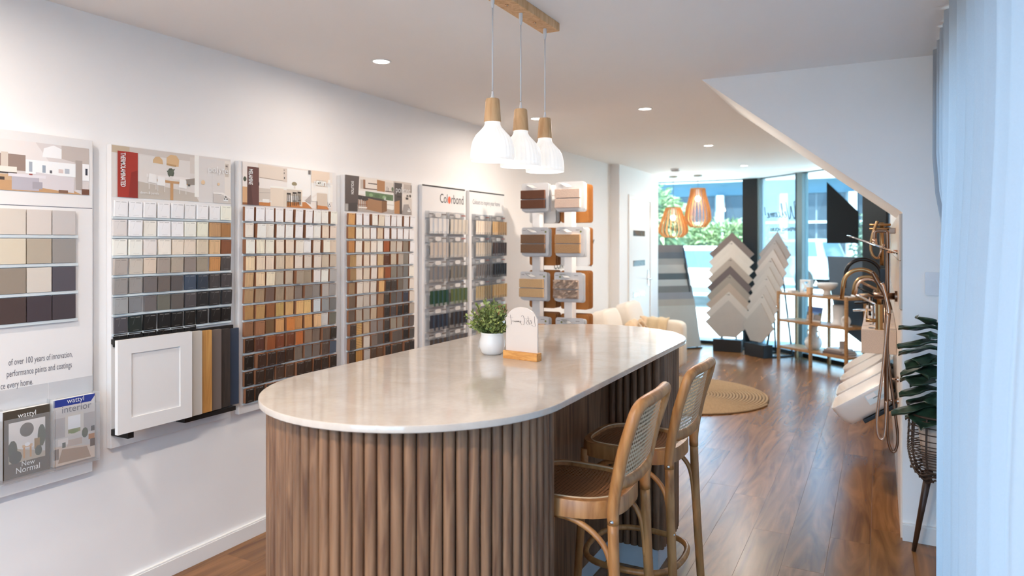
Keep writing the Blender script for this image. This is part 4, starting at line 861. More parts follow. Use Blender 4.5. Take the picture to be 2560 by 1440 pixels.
for c, px in enumerate(PXS):
    for r, zz in enumerate(hookz):
        x = px + (0.060, 0.072)[c] + (-0.012 if r == 2 else 0); z1 = zz + 0.042
        t = thing('brick_board', (x, 4.83, z1 - 0.215), '%s brick sample board, %s row of the white stand' % (nm[r][c], rown[r]), 'sample board', 'brick sample boards on the stand')
        x -= 0.0
        b = MB(); rr_plate(b, x, 4.826, 4.832, z1 - 0.215, z1, 0.228, 0.018); b.build('plate', m_plate, t)
        m = mat('brick_%d%d' % (r, c), H(brick_c[r][c], 1.2), 0.85, vary=0.16, scale=140, bump=0.5)
        for q in range(2):
            za = z1 - 0.055 - 0.072 * q; b = MB()
            if (r, c) == (2, 1):
                bm = bmesh.new(); bmesh.ops.create_grid(bm, x_segments=14, y_segments=5, size=0.5)
                for v in bm.verts: v.co = Vector((x - 0.014 + v.co.x * 0.198, 4.80 + random.uniform(-0.006, 0.006), za - 0.033 + v.co.y * 0.064 + random.uniform(-0.002, 0.002)))
                b.bm(bm); b.box((x - 0.112, 4.805, za - 0.066), (x + 0.084, 4.826, za - 0.001))
            else: b.bbox((x - 0.112, 4.802, za - 0.066), (x + 0.088, 4.826, za), 0.002)
            b.build('brick', m, t)
        b = MB(); b.add([(x - 0.075, 4.824, z1 - 0.012), (x - 0.03, 4.824, z1 - 0.012), (x + 0.03, 4.80, z1 - 0.038), (x - 0.015, 4.80, z1 - 0.038), (x - 0.075, 4.826, z1 - 0.012), (x - 0.03, 4.826, z1 - 0.012), (x + 0.03, 4.803, z1 - 0.038), (x - 0.015, 4.803, z1 - 0.038)], [(0, 1, 2, 3), (7, 6, 5, 4), (0, 3, 7, 4), (1, 5, 6, 2), (2, 6, 7, 3), (0, 4, 5, 1)]); b.build('clip_tab', m_clip, t)
        if r: picture('stickers', t, (x - 0.11, 4.8255, z1 - 0.05), (0.22, 0, 0), (0, 0, 0.05), (0, -1, 0), [('7a8048', circ(0.9 if c == 0 or r == 1 else .2, .3, .035, 12, .16)), ('a0552e', circ(.38, .45, .05, 12, .2)), ('5a5048', R4(.03, .5, .14, .56)), ('5a5048', R4(.72, .52, .86, .58))])
        for q in range(2):
            y0 = 4.842 + 0.016 * q
            b = MB(); rr_plate(b, x + 0.003 * (q + 1), y0, y0 + 0.006, z1 - 0.22 - 0.004 * q, z1 - 0.006, 0.23, 0.018)
            o = b.build('sample_board', m_plate); tag(o, '%s frosted sample board hanging behind the %s brick board, %s row' % (('nearer', 'farther')[q], nm[r][c], rown[r]), 'sample board', 'frosted boards behind the brick boards')
        for q in range(4):
            y0 = 5.075 + 0.032 * q; xb = px + 0.006; white = (r == 0 and c == 0 and q < 3) or (r == 1 and c == 1 and q < 2)
            b = MB(); rr_plate(b, xb, y0, y0 + 0.007, zz - 0.255, zz + 0.045, 0.230, 0.02); b.prism(circ(px, zz, 0.008, 8), 'y', y0 - 0.0005, y0 + 0.0075)
            o = b.build('sample_board', m_plate if white else m_hard)
            tag(o, '%s sample board, %s of four behind the %s post, %s row' % ('white' if white else 'brown hardboard', ORD[q + 1], ('wall-side', 'room-side')[c], rown[r]), 'sample board', 'boards hung on the back of the brick stand')

# ---------------------------------------------------------------- sofa
def blob(M, sx, sy, sz, e=0.35, n=14, wr=0.0, seed=0):
    """rounded cushion: superellipsoid, optionally wrinkled"""
    rnd = random.Random(seed); ph = [rnd.uniform(0, 6) for _ in range(6)]
    b = MB(); pw_ = lambda v, k: math.copysign(abs(v) ** k, v); vs = []; N2 = n * 2
    for i in range(n + 1):
        th = -PI / 2 + PI * i / n
        for j in range(N2):
            a = 2 * PI * j / N2
            x = pw_(math.cos(th), e) * pw_(math.cos(a), e); y = pw_(math.cos(th), e) * pw_(math.sin(a), e); zz = pw_(math.sin(th), e)
            w = 1 + wr * (math.sin(7 * x + 4 * zz + ph[0]) * math.sin(5 * y + ph[1]) + 0.6 * math.sin(13 * x - 9 * zz + ph[2]))
            vs.append(M @ Vector((x * sx * w, y * sy * w, zz * sz * w)))
    b.add(vs, [(i * N2 + j, i * N2 + (j + 1) % N2, (i + 1) * N2 + (j + 1) % N2, (i + 1) * N2 + j) for i in range(n) for j in range(N2)]); return b
T = lambda x, y, z, rz=0, ry=0, rx=0: Matrix.Translation((x, y, z)) @ Matrix.Rotation(rz, 4, 'Z') @ Matrix.Rotation(ry, 4, 'Y') @ Matrix.Rotation(rx, 4, 'X')
m_sofa = mat('cream_boucle', H('d8cdbd', 1.15), 0.9, vary=0.08, scale=120, bump=0.4)
m_pillow = mat('white_linen', H('ddd6cb', 1.15), 0.85, vary=0.04, scale=90, bump=0.2)
m_beige = mat('beige_linen', H('d0b898', 1.15), 0.85, vary=0.08, scale=90, bump=0.3)
sf = thing('sofa', (-2.4, 7.4, 0), 'cream upholstered sofa against the long wall, beyond the island', 'sofa')
b = MB(); b.bbox((-2.71, 6.3, 0.08), (-2.02, 8.5, 0.26), 0.03); b.build('base', m_sofa, sf, smooth=True, auto=50)
for y0 in (6.5, 7.36): blob(T(-2.32, y0 + 0.43, 0.36), 0.36, 0.43, 0.10, 0.3).build('seat_cushion', m_sofa, sf, smooth=True)
blob(T(-2.61, 7.4, 0.44), 0.10, 1.05, 0.24, 0.25).build('backrest', m_sofa, sf, smooth=True)
for yc in (6.4, 8.43): blob(T(-2.345, yc, 0.33), 0.365, 0.115, 0.268, 0.25, wr=0.004).build('armrest', m_sofa, sf, smooth=True)
for x, y in ((-2.64, 6.4), (-2.1, 6.4), (-2.64, 8.4), (-2.1, 8.4)): b = MB(); b.cyl((x, y, 0), (x, y, 0.09), 0.02, 10); b.build('foot', m_black, sf)
def cushion(name, M, sx, sy, sz, m, label, seed):
    o = blob(M, sx, sy, sz, 0.42, 18, 0.02, seed).build(name, m, None, smooth=True); return tag(o, label, 'cushion', 'cushions on the sofa')
cushion('cushion', T(-2.44, 7.86, 0.63, 0.05, -0.25), 0.10, 0.29, 0.21, m_pillow, 'large white linen cushion leaning in the sofa corner by the armrest', 1)
cushion('cushion', T(-2.44, 7.12, 0.62, 0.05, -0.25), 0.10, 0.28, 0.20, m_pillow, 'white pleated cushion on the sofa, nearer the brick stand', 2)
kn = thing('cushion', (-2.24, 7.35, 0.45), 'beige knotted cushion in front of the white ones on the sofa', 'cushion', 'cushions on the sofa')
blob(T(-2.24, 7.40, 0.56, 0.2, -0.5), 0.07, 0.20, 0.14, 0.5, 14, 0.03, 3).build('pillow_body', m_beige, kn, smooth=True)
b = MB(); b.tube(catmull([(-2.18, 7.25, 0.50), (-2.15, 7.37, 0.60), (-2.17, 7.47, 0.70), (-2.22, 7.51, 0.72)], 5), [0.02 + 0.012 * math.sin(i * 0.8) for i in range(16)], 8); b.build('tie', m_beige, kn, smooth=True)
b = MB(); b.tube(catmull([(-2.18, 7.57, 0.50), (-2.15, 7.47, 0.60), (-2.18, 7.35, 0.70)], 5), 0.022, 8); b.build('tie', m_beige, kn, smooth=True)
# throw over the far armrest
m_throw = mat('oatmeal_throw', H('cdb896', 1.15), 0.95, vary=0.12, scale=140, bump=0.5)
def drape():
    b = MB(); nu, nv = 26, 22; vs = []
    path = catmull([(8.30, 0.30), (8.295, 0.50), (8.315, 0.590), (8.36, 0.612), (8.43, 0.616), (8.50, 0.612), (8.545, 0.59), (8.565, 0.50), (8.565, 0.34)], 4)
    for i in range(nu + 1):
        x = -2.66 + 0.48 * i / nu
        for p in range(len(path)):
            yy, zz = path[p].x, path[p].y; k = p / (len(path) - 1); w = 0.010 * math.sin(x * 55 + 3 * k) * (0.3 + abs(k - 0.5) * 2)
            vs.append((x + 0.03 * math.sin(5 * k), yy + (-w if k < 0.5 else w), zz + 0.006 * math.sin(x * 60) + (0.012 * math.sin(x * 40) if k in (0, 1) else 0)))
    n2 = len(path)
    b.add(vs, [(i * n2 + j, i * n2 + j + 1, (i + 1) * n2 + j + 1, (i + 1) * n2 + j) for i in range(nu) for j in range(n2 - 1)]); return b
thr = drape().build('throw_blanket', m_throw, None, smooth=True); tag(thr, 'oatmeal woven throw draped over the far sofa armrest', 'blanket')
md = thr.modifiers.new('thick', 'SOLIDIFY'); md.thickness = 0.008; md.offset = 1

for o in [sf, thr] + [q for q in bpy.data.objects if q.name.split('.')[0] == 'cushion' and q.parent is None]: o.location.y -= 0.35
# ---------------------------------------------------------------- round jute rug
m_jute = mat('jute', H('a58c6c', 1.0), 0.95, vary=0.3, scale=60, bump=0.8)
rug = MB(); pts = []; turns = 28; R_ = 0.88
for i in range(turns * 44):
    a = 2 * PI * i / 44; r_ = 0.02 + (R_ - 0.04) * (i / 44) / turns; pts.append((-1.77 + r_ * math.cos(a), 6.93 + r_ * math.sin(a), 0.010))
rug.tube(pts, 1.0, 6, flat=(0.0105, 0.0125, (0, 0, 1)))
rug.m = 1; rug.prism(circ(-1.77, 6.93, R_ - 0.03, 40), 'z', 0.0, 0.006)
tag(rug.build('jute_rug', [m_jute, mat('jute_dark', H('54402a'), 0.95)], None, smooth=True), 'round coiled jute rug on the timber floor', 'rug')

# ---------------------------------------------------------------- slatted timber pendants by the window
m_ply = wood('orange_ply', H('b0743c', 1.1), H('cf9656', 1.1), 0.5, (30, 30, 8), bump=0.02)
def slat_lamp(x, y, prof, label):
    t = thing('slatted_pendant', (x, y, ZC), label, 'lamp', 'slatted timber pendants by the window')
    b = MB(); b.lathe([(0.001, -0.03), (0.055, -0.03), (0.06, -0.025), (0.06, 0)], (x, y, ZC), 20); b.build('canopy', mat('brushed_nickel', (0.4, 0.38, 0.33), 0.3, metal=1), t, smooth=True, auto=40)
    b = MB(); b.tube([(x, y, ZC - 0.03), (x, y, prof[0][1])], 0.003, 6); b.build('cord', m_black, t)
    top, bot = prof[0], prof[-1]
    for (r_, zz, nm_) in ((top[0], top[1] - 0.012, 'top_ring'), (bot[0], bot[1], 'bottom_ring')):
        b = MB(); b.lathe([(r_ - 0.016, 0), (r_ + 0.004, 0), (r_ + 0.004, 0.012), (r_ - 0.016, 0.012), (r_ - 0.016, 0)], (x, y, zz), 28); b.build(nm_, m_ply, t)
    b = MB(); b.box((x - top[0], y - 0.008, top[1] - 0.012), (x + top[0], y + 0.008, top[1] - 0.002)); b.build('spider_bar', m_ply, t)
    pp = catmull([(r_, 0, zz) for r_, zz in prof], 4); bb = MB(); w = 0.010; th = 0.003; vs = []
    for p in pp:
        for (dx, dy) in ((-w, -th), (w, -th), (w, th), (-w, th)): vs.append((p.x + dx, dy, p.z))
    k = len(pp); bb.add(vs, [(i * 4 + j, i * 4 + (j + 1) % 4, i * 4 + 4 + (j + 1) % 4, i * 4 + 4 + j) for i in range(k - 1) for j in range(4)] + [(3, 2, 1, 0), (k * 4 - 4, k * 4 - 3, k * 4 - 2, k * 4 - 1)])
    me = bpy.data.meshes.new('slat'); me.from_pydata([tuple(v) for v in bb.v], [], bb.f); me.materials.append(m_ply)
    for i in range(20):
        o = bpy.data.objects.new('slat', me); COL.objects.link(o); o.parent = t; o.location = (0, 0, -ZC); o.rotation_euler = (0, 0, 2 * PI * (i + 0.5) / 20)
    zb = top[1] - 0.14
    b = MB(); b.cyl((x, y, top[1] - 0.012), (x, y, zb + 0.03), 0.02, 12); b.build('lamp_holder', m_white, t)
    b = MB(); b.sphere((x, y, zb), 0.04, 8); b.build('bulb', mat('warm_bulb', (1.0, 0.80, 0.55), emit=3), t, smooth=True)
    lamp('pendant_light', t, (x, y, zb - 0.075), 'POINT', 1.8, (1.0, 0.76, 0.52), 0.03)
slat_lamp(-2.545, 9.7, [(0.095, 1.985), (0.125, 1.90), (0.175, 1.76), (0.195, 1.675), (0.18, 1.625), (0.12, 1.57)], 'wide slatted timber pendant lamp, the lower of two by the window')
slat_lamp(-2.205, 9.7, [(0.090, 2.24), (0.105, 2.14), (0.15, 1.98), (0.168, 1.85), (0.158, 1.79), (0.095, 1.705)], 'tall slatted timber pendant lamp, the higher of two by the window')

# ---------------------------------------------------------------- tile displays
def tile_mat(hx): return mat('porcelain_' + hx, H(hx, 0.92), 0.5, vary=0.06, scale=9)
def tile_stand(loc, rz, cols, label, who):
    base = thing('tile_stand', loc, label, 'display stand', 'diamond tile stands'); M = T(*loc, rz)
    MB().bbox((-0.19, -0.09, 0), (0.19, 0.06, 0.17), 0.004, M).build('base_box', m_black, base)
    for s_ in (-1, 1):
        b = MB(); b.tube([M @ Vector((0.10 * s_, 0.03, 0.1)), M @ Vector((0.10 * s_, 0.36, 1.45))], 0.014, 6); b.build('rail', m_black, base)
        b = MB(); b.tube([M @ Vector((0.16 * s_, 0.40, 0.01)), M @ Vector((0.10 * s_, 0.29, 1.1))], 0.012, 6); b.build('rear_strut', m_black, base)
        b = MB(); b.tube([M @ Vector((0.16 * s_, 0.05, 0.012)), M @ Vector((0.16 * s_, 0.42, 0.012))], 0.012, 6); b.build('floor_bar', m_black, base)
    sd_ = 0.437; n = len(cols)
    for i in range(n):           # i=0 front/lowest
        zc = 0.395 + 0.118 * i; yc = -0.02 + 0.0335 * i
        b = MB(); L = M @ T(0, yc, zc) @ Matrix.Rotation(-0.16, 4, 'X') @ Matrix.Rotation(PI / 4, 4, 'Y')
        if i == 0:              # lowest tile sits in the box: its bottom corner is inside the base, so cut it off
            h_ = sd_ * 0.7071; L2 = M @ T(0, yc, zc) @ Matrix.Rotation(-0.16, 4, 'X')
            b.prism([(-h_, 0), (-0.11, -h_ + 0.11), (0.11, -h_ + 0.11), (h_, 0), (0, h_)], 'y', -0.005, 0.005, L2)
        else: b.bbox((-sd_ / 2, -0.005, -sd_ / 2), (sd_ / 2, 0.005, sd_ / 2), 0.001, L)
        t = b.build('sample_tile', tile_mat(cols[i]), None)
        if i and i % 2:
            R3 = L.to_3x3(); picture('printed_mark', t, L @ Vector((-0.2, -0.0052, 0.16)), R3 @ Vector((0.028, 0, 0.028)), R3 @ Vector((-0.014, 0, 0.014)), R3 @ Vector((0, -1, 0)), [((0.12, 0.11, 0.1), R4(0, .3, .4, .7)), ((0.12, 0.11, 0.1), R4(.55, .1, 1, .9))])
        tag(t, '%s porcelain tile, %s from the bottom of the %s' % (cname(cols[i]), ORD[i + 1], who), 'tile', 'tiles on the ' + who)
    return base
tile_stand((-1.86, 10.0, 0), 0.0, ['aaa39c', 'bdb6ae', 'ab9a8b', '938a80', '5e5352', 'a3968a', 'c9c0b5', 'c6bdb2', '6f625d'], 'black stand of fanned diamond tiles facing the room, by the window corner', 'diamond stand facing the room')
tile_stand((-1.41, 9.72, 0), -0.75, ['aaa39b', 'b9b2a9', 'b2a9a0', 'b5ada4', 'b0a89f', 'aaa29a', 'b3a79e', '9c8f87', '8f8580'], 'black stand of fanned diamond tiles turned along the angled window', 'diamond stand along the angled window')
# leaning rack of stepped tiles
lr = thing('tile_rack', (-2.47, 9.95, 0), 'leaning rack of stepped rectangular tiles beside the white door', 'display rack'); ML = T(-2.45, 9.86, 0, math.radians(46))
MB().bbox((-0.32, 0.0, 0), (0.32, 0.30, 0.02), 0.003, ML).build('floor_plate', m_black, lr)
for s_ in (-1, 1):
    b = MB(); b.tube([ML @ Vector((0.26 * s_, 0.045, 0.02)), ML @ Vector((0.26 * s_, 0.40, 1.42))], 0.014, 6); b.build('rail', m_black, lr)
    b = MB(); b.tube([ML @ Vector((0.26 * s_, 0.29, 0.02)), ML @ Vector((0.26 * s_, 0.36, 1.2))], 0.012, 6); b.build('rear_strut', m_black, lr)
rc = ['b1b0a9', 'a39c92', '85868a', '6d6c69', 'a9aaa6', '4c5254', 'a8a39c', '8f8a84', '56585c', '6b605c']; zt = [0.575, 0.665, 0.76, 0.85, 0.94, 1.03, 1.15, 1.24, 1.33, 1.44]
for i, hx in enumerate(rc):
    L = ML @ T(0, 0.02 + 0.012 * i, 0.025) @ Matrix.Rotation(-0.235, 4, 'X'); k = 1 / math.cos(0.235)
    t = MB().bbox((-0.305, -0.005, max(0, zt[i] * k - 0.60)), (0.305, 0.004, zt[i] * k), 0.001, L).build('sample_tile', tile_mat(hx), None)
    tag(t, '%s rectangular tile, %s from the front of the leaning rack' % (cname(hx), ORD[i + 1]), 'tile', 'tiles on the leaning rack')

# ---------------------------------------------------------------- timber shelf and what stands on it
SA = math.radians(-40); SO = (-1.155, 9.60, 0); MS = T(*SO, SA); m_shelf = wood('shelf_oak', H('9a6e42', 0.95), H('b88d5e', 0.95), 0.5, (6, 30, 30), bump=0.02)
sh = thing('shelf_unit', (MS @ Vector((0.53, 0.15, 0))), 'low open oak shelf unit with two bays in front of the angled window', 'shelf')
for x in (0, 0.53, 1.06):
    for y in (0, 0.30): MB().bbox((x - 0.016, y - 0.016, 0), (x + 0.016, y + 0.016, 0.875), 0.004, MS).build('leg', m_shelf, sh)
for zz in (0.86, 0.52, 0.18): MB().bbox((-0.02, -0.012, zz - 0.028), (1.08, 0.312, zz), 0.003, MS).build('shelf_board', m_shelf, sh)
m_cer = mat('white_ceramic', (0.74, 0.73, 0.71), 0.4, vary=0.03, scale=40); m_ceramat = mat('matt_ceramic', H('cfc8c0', 1.2), 0.8, vary=0.05, scale=60)
P_ = lambda x, y, z: MS @ Vector((x, y, z))
b = MB(); b.lathe([(0.001, 0), (0.045, 0), (0.047, 0.012), (0.04, 0.05), (0.05, 0.062), (0.09, 0.085), (0.118, 0.12), (0.122, 0.15), (0.115, 0.15), (0.085, 0.10), (0.001, 0.08)], P_(0.63, 0.16, 0.86), 32)
tag(b.build('footed_bowl', m_cer, None, smooth=True), 'white footed ceramic bowl on top of the oak shelf', 'bowl')
lb = thing('lattice_block', P_(0.27, 0.2, 0.86), 'white square lattice ornament on top of the oak shelf', 'ornament'); ML2 = MS @ T(0.27, 0.20, 0.86)
for (a, c) in (((-0.085, -0.025, 0), (0.085, 0.025, 0.022)), ((-0.085, -0.025, 0.148), (0.085, 0.025, 0.17)), ((-0.085, -0.025, 0.022), (-0.063, 0.025, 0.148)), ((0.063, -0.025, 0.022), (0.085, 0.025, 0.148))): MB().box(a, c, ML2).build('frame_bar', m_cer, lb)
for ang in (0.25, 0.75): MB().box((-0.086, -0.02, -0.007), (0.086, 0.02, 0.007), ML2 @ T(0, 0, 0.085) @ Matrix.Rotation(PI * ang, 4, 'Y')).build('lattice_bar', m_cer, lb)
MB().prism(circ(0, 0.085, 0.024, 14), 'y', -0.022, 0.022, ML2).build('rosette', m_cer, lb)
def small_box(x, y, z, sx, sy, sz, m, name, label, cat, group=None, rz=0.0):
    o = MB().bbox((-sx / 2, -sy / 2, 0), (sx / 2, sy / 2, sz), min(sx, sy, sz) * 0.06, MS @ T(x, y, z, rz)).build(name, m, None); return tag(o, label, cat, group)
small_box(0.12, 0.1, 0.86, 0.075, 0.07, 0.035, m_ceramat, 'trinket_box', 'small grey box beside the lattice ornament on the oak shelf', 'box')
small_box(0.42, 0.1, 0.86, 0.06, 0.05, 0.085, mat('timber_box', H('c8a078', 1.1), 0.6), 'timber_block', 'small pale timber block beside the footed bowl', 'ornament')
MB().bbox((-0.055, -0.05, 0), (0.055, 0.05, 0.006), 0.002, MS @ T(0.93, 0.14, 0.86)).build('card_stack', mat('paper_white', (0.8, 0.8, 0.78), 0.6), None)['label'] = 'stack of white cards lying at the end of the oak shelf top'
bpy.data.objects['card_stack']['category'] = 'cards'
o = MB().box((-0.06, -0.003, 0), (0.06, 0.003, 0.11), MS @ T(1.0, 0.17, 0.868, -0.5) @ Matrix.Rotation(-0.25, 4, 'X')).build('card', MATS['paper_white'], None); tag(o, 'white card propped up at the end of the oak shelf top', 'card')
# middle level
mg = thing('picture_book', P_(0.42, 0.17, 0.52), 'book with a blue sky photo cover propped on the middle shelf', 'book'); Lm = MS @ T(0.42, 0.15, 0.52, -0.12) @ Matrix.Rotation(-0.2, 4, 'X')
MB().bbox((-0.13, 0, 0), (0.13, 0.012, 0.185), 0.002, Lm).build('block', MATS['paper'], mg)
picture('cover', mg, Lm @ Vector((-0.13, -0.0006, 0)), Lm.to_3x3() @ Vector((0.26, 0, 0)), Lm.to_3x3() @ Vector((0, 0, 0.185)), Lm.to_3x3() @ Vector((0, -1, 0)), [('4a72b8', R4(0, 0, 1, 1)), ('3f5f9e', R4(.3, .7, 1, 1)), ('7aa0d0', [(0, .5), (1, .42), (1, .62), (0, .68)]), ('8a7f78', R4(0, 0, 1, .45)), ('c4b8ae', R4(.05, .15, .5, .55)), ('6a625c', R4(.0, .4, .25, .62)), ('9a8a80', R4(.6, .2, 1, .5)), ('d0c8c0', R4(0, 0, 1, .12)), ('5a6a50', R4(.82, .45, .98, .62))])
tv = thing('tall_vase', P_(0.80, 0.17, 0.52), 'tall flared white vase on the middle oak shelf', 'vase'); b = MB(); b.lathe([(0.001, 0), (0.09, 0), (0.092, 0.008), (0.075, 0.03), (0.068, 0.08), (0.075, 0.235), (0.07, 0.235), (0.062, 0.06), (0.001, 0.03)], P_(0.80, 0.17, 0.52), 32); b.build('body', m_cer, tv, smooth=True)
rg = thing('ring_ornament', P_(0.965, 0.1, 0.52), 'white ring-shaped ornament beside the tall vase', 'ornament')
b = MB(); Lr = MS @ T(0.965, 0.1, 0.52 + 0.063); b.tube([Lr @ Vector((0.042 * math.cos(2 * PI * i / 28), 0, 0.042 * math.sin(2 * PI * i / 28))) for i in range(28)], 0.0215, 12, closed=True); b.build('ring', m_cer, rg, smooth=True)
b = MB(); b.bbox((-0.05, -0.025, 0), (0.07, 0.025, 0.012), 0.003, MS @ T(0.965, 0.1, 0.52)); b.build('foot_plate', m_cer, rg)
# bottom level
jg = thing('two_handled_jug', P_(0.42, 0.16, 0.18), 'white rounded vase with two small handles on the bottom shelf', 'vase')
b = MB(); b.lathe([(0.001, 0), (0.06, 0), (0.095, 0.04), (0.105, 0.085), (0.09, 0.135), (0.055, 0.165), (0.048, 0.19), (0.05, 0.27), (0.056, 0.285), (0.05, 0.285), (0.042, 0.2), (0.001, 0.1)], P_(0.42, 0.16, 0.18), 32); b.build('body', m_cer, jg, smooth=True)
for s_ in (-1, 1): b = MB(); b.tube(catmull([P_(0.42 + 0.045 * s_, 0.16, 0.40), P_(0.42 + 0.085 * s_, 0.16, 0.405), P_(0.42 + 0.095 * s_, 0.16, 0.37), P_(0.42 + 0.075 * s_, 0.16, 0.32)], 5), 0.009, 8); b.build('handle', m_cer, jg, smooth=True)
for i, (sx, sy, sz, z0, rz, c, lab) in enumerate(((0.30, 0.22, 0.025, 0.18, 0.05, '6a5a56', 'brown covered book at the bottom of the stack on the lowest shelf'), (0.28, 0.21, 0.022, 0.205, -0.06, '8a807c', 'grey covered book in the middle of the stack on the lowest shelf'), (0.24, 0.17, 0.02, 0.227, 0.1, 'c8beb6', 'pale covered book on top of the stack on the lowest shelf'))):
    t = thing('book', P_(0.83, 0.15, z0), lab, 'book', 'books stacked on the oak shelf'); Lb = MS @ T(0.83, 0.15, z0, rz)
    MB().box((-sx / 2 + 0.004, -sy / 2 + 0.004, 0.003), (sx / 2 - 0.004, sy / 2 - 0.004, sz - 0.003), Lb).build('pages', MATS['paper'], t)
    b = MB(); b.box((-sx / 2, -sy / 2, 0), (sx / 2, sy / 2, 0.003), Lb); b.box((-sx / 2, -sy / 2, sz - 0.003), (sx / 2, sy / 2, sz), Lb); b.box((-sx / 2, -sy / 2, 0), (sx / 2, -sy / 2 + 0.003, sz), Lb); b.build('cover', mat('book_' + c, H(c, 1.1), 0.5), t)
b = MB(); b.lathe([(0.001, 0), (0.034, 0), (0.036, 0.004), (0.036, 0.085), (0.032, 0.085), (0.032, 0.07), (0.001, 0.07)], P_(0.86, 0.16, 0.247), 24); tag(b.build('candle_jar', mat('candle_grey', H('9a8f88', 1.1), 0.5), None, smooth=True), 'small grey candle jar standing on the stacked books', 'candle')

# ---------------------------------------------------------------- lettering and panels on the angled glass
m_decal = mat('window_ink', H('1c3038'), 0.6)
nB = Vector((-0.7071, -0.7071, 0)); gB = lambda s_, z: CNR + EX * s_ + Vector((0, 0, z)) + nB * 0.001
W_ = [[(0.0, 0.55), (0.05, 0.95), (0.10, 1.0), (0.07, 0.5), (0.08, 0.05), (0.14, 0.3), (0.20, 0.8), (0.20, 0.35), (0.23, 0.05), (0.30, 0.45), (0.345, 1.05)],
      [(0.32, 0.28), (0.37, 0.36), (0.385, 0.5), (0.35, 0.48), (0.33, 0.25), (0.37, 0.15), (0.43, 0.35), (0.50, 0.85), (0.49, 1.0), (0.46, 0.8), (0.455, 0.3), (0.48, 0.15), (0.53, 0.3)],
      [(0.60, 0.46), (0.555, 0.5), (0.535, 0.32), (0.56, 0.17), (0.61, 0.28), (0.65, 0.48), (0.63, 0.3), (0.65, 0.2), (0.69, 0.3), (0.68, 0.46), (0.65, 0.45)],
      [(0.69, 0.42), (0.73, 0.48), (0.73, 0.2), (0.76, 0.45), (0.785, 0.45), (0.785, 0.2), (0.815, 0.45), (0.84, 0.44), (0.84, 0.24), (0.87, 0.22), (0.91, 0.36), (0.925, 0.48), (0.895, 0.46), (0.885, 0.25), (0.91, 0.17), (0.95, 0.28)],
      [(1.03, 0.85), (1.0, 0.35)], [(0.985, 0.13), (0.99, 0.10)]]
script_strokes('welcome_script', wb, W_, gB(0.79, 1.80), tuple(-EX * 0.66), (0, 0, 0.24), 0.024, m_decal, nB)
text('lettering', wb, 'OPENING HOURS', gB(0.782, 1.655), tuple(-EX), UZ, 0.066, m_decal, sx=0.95, bold=0.0035, spacing=1.12, nrm=nB)
NRM = tuple(nB)
def glass_panel(name, poly, m, label):
    b = MB(); f = [CNR + EX * s_ + Vector((0, 0, z)) + nB * 0.010 for s_, z in poly]; k = [q - nB * 0.006 for q in f]; n = len(poly)
    b.add(f + k, [tuple(range(n)), tuple(range(n, 2 * n))[::-1]] + [(i, (i + 1) % n, n + (i + 1) % n, n + i) for i in range(n)]); tag(b.build(name, m, None), label, 'sign panel')
glass_panel('window_sign', [(1.336, 1.49), (1.85, 1.49), (1.85, 1.86), (1.336, 2.257)], mat('sign_black', (0.011, 0.012, 0.013), 0.7, spec=0.08), 'black sign panel with a slanted top fixed to the angled glass')
glass_panel('window_sign', [(1.345, 1.325), (1.93, 1.325), (1.93, 0.30), (1.62, 0.44), (1.47, 0.66), (1.39, 0.95)], mat('sign_shade_grey', H('5a6672', 0.9), 0.7, spec=0.1), 'slate grey sign panel low on the angled glass, ground shadow included in its shape')  # outline and grey also take in the shadow on the ground outside
# ---------------------------------------------------------------- on the bench: potted plant and acrylic sign
pp_ = thing('potted_plant', (-1.458, 2.606, ZT), 'small bushy green plant in a white ceramic pot on the island', 'plant')
b = MB(); b.lathe([(0.001, 0.0), (0.036, 0.0), (0.046, 0.010), (0.0545, 0.035), (0.0545, 0.055), (0.048, 0.078), (0.0475, 0.084), (0.049, 0.092), (0.045, 0.093), (0.043, 0.08), (0.001, 0.078)], (-1.458, 2.606, ZT), 40)
b.build('pot', mat('glazed_white', (0.80, 0.78, 0.75), 0.25, vary=0.01), pp_, smooth=True)
b = MB(); b.lathe([(0.001, 0.082), (0.043, 0.080), (0.043, 0.07)], (-1.458, 2.606, ZT), 20); b.build('soil', mat('soil', (0.03, 0.022, 0.016), 0.9, vary=0.4), pp_)
def leaf_mat(name, a, c, rough=0.5):
    m, nt, bs_, out = nodes(name); g = N(nt, 'ShaderNodeTexCoord'); nz = N(nt, 'ShaderNodeTexNoise'); nz.inputs['Scale'].default_value = 28; nt.links.new(g.outputs['Object'], nz.inputs['Vector'])
    mx = N(nt, 'ShaderNodeValToRGB'); mx.color_ramp.elements[0].position = 0.35; mx.color_ramp.elements[1].position = 0.65; mx.color_ramp.elements[0].color = (*a, 1); mx.color_ramp.elements[1].color = (*c, 1)
    nt.links.new(nz.outputs['Fac'], mx.inputs[0]); nt.links.new(mx.outputs[0], bs_.inputs['Base Color']); bs_.inputs['Roughness'].default_value = rough; return m
m_leaf = leaf_mat('small_leaf', H('45552a', 1.2), H('9aa65e', 1.2))
lv_ = MB(); stems = MB(); rnd = random.Random(5)
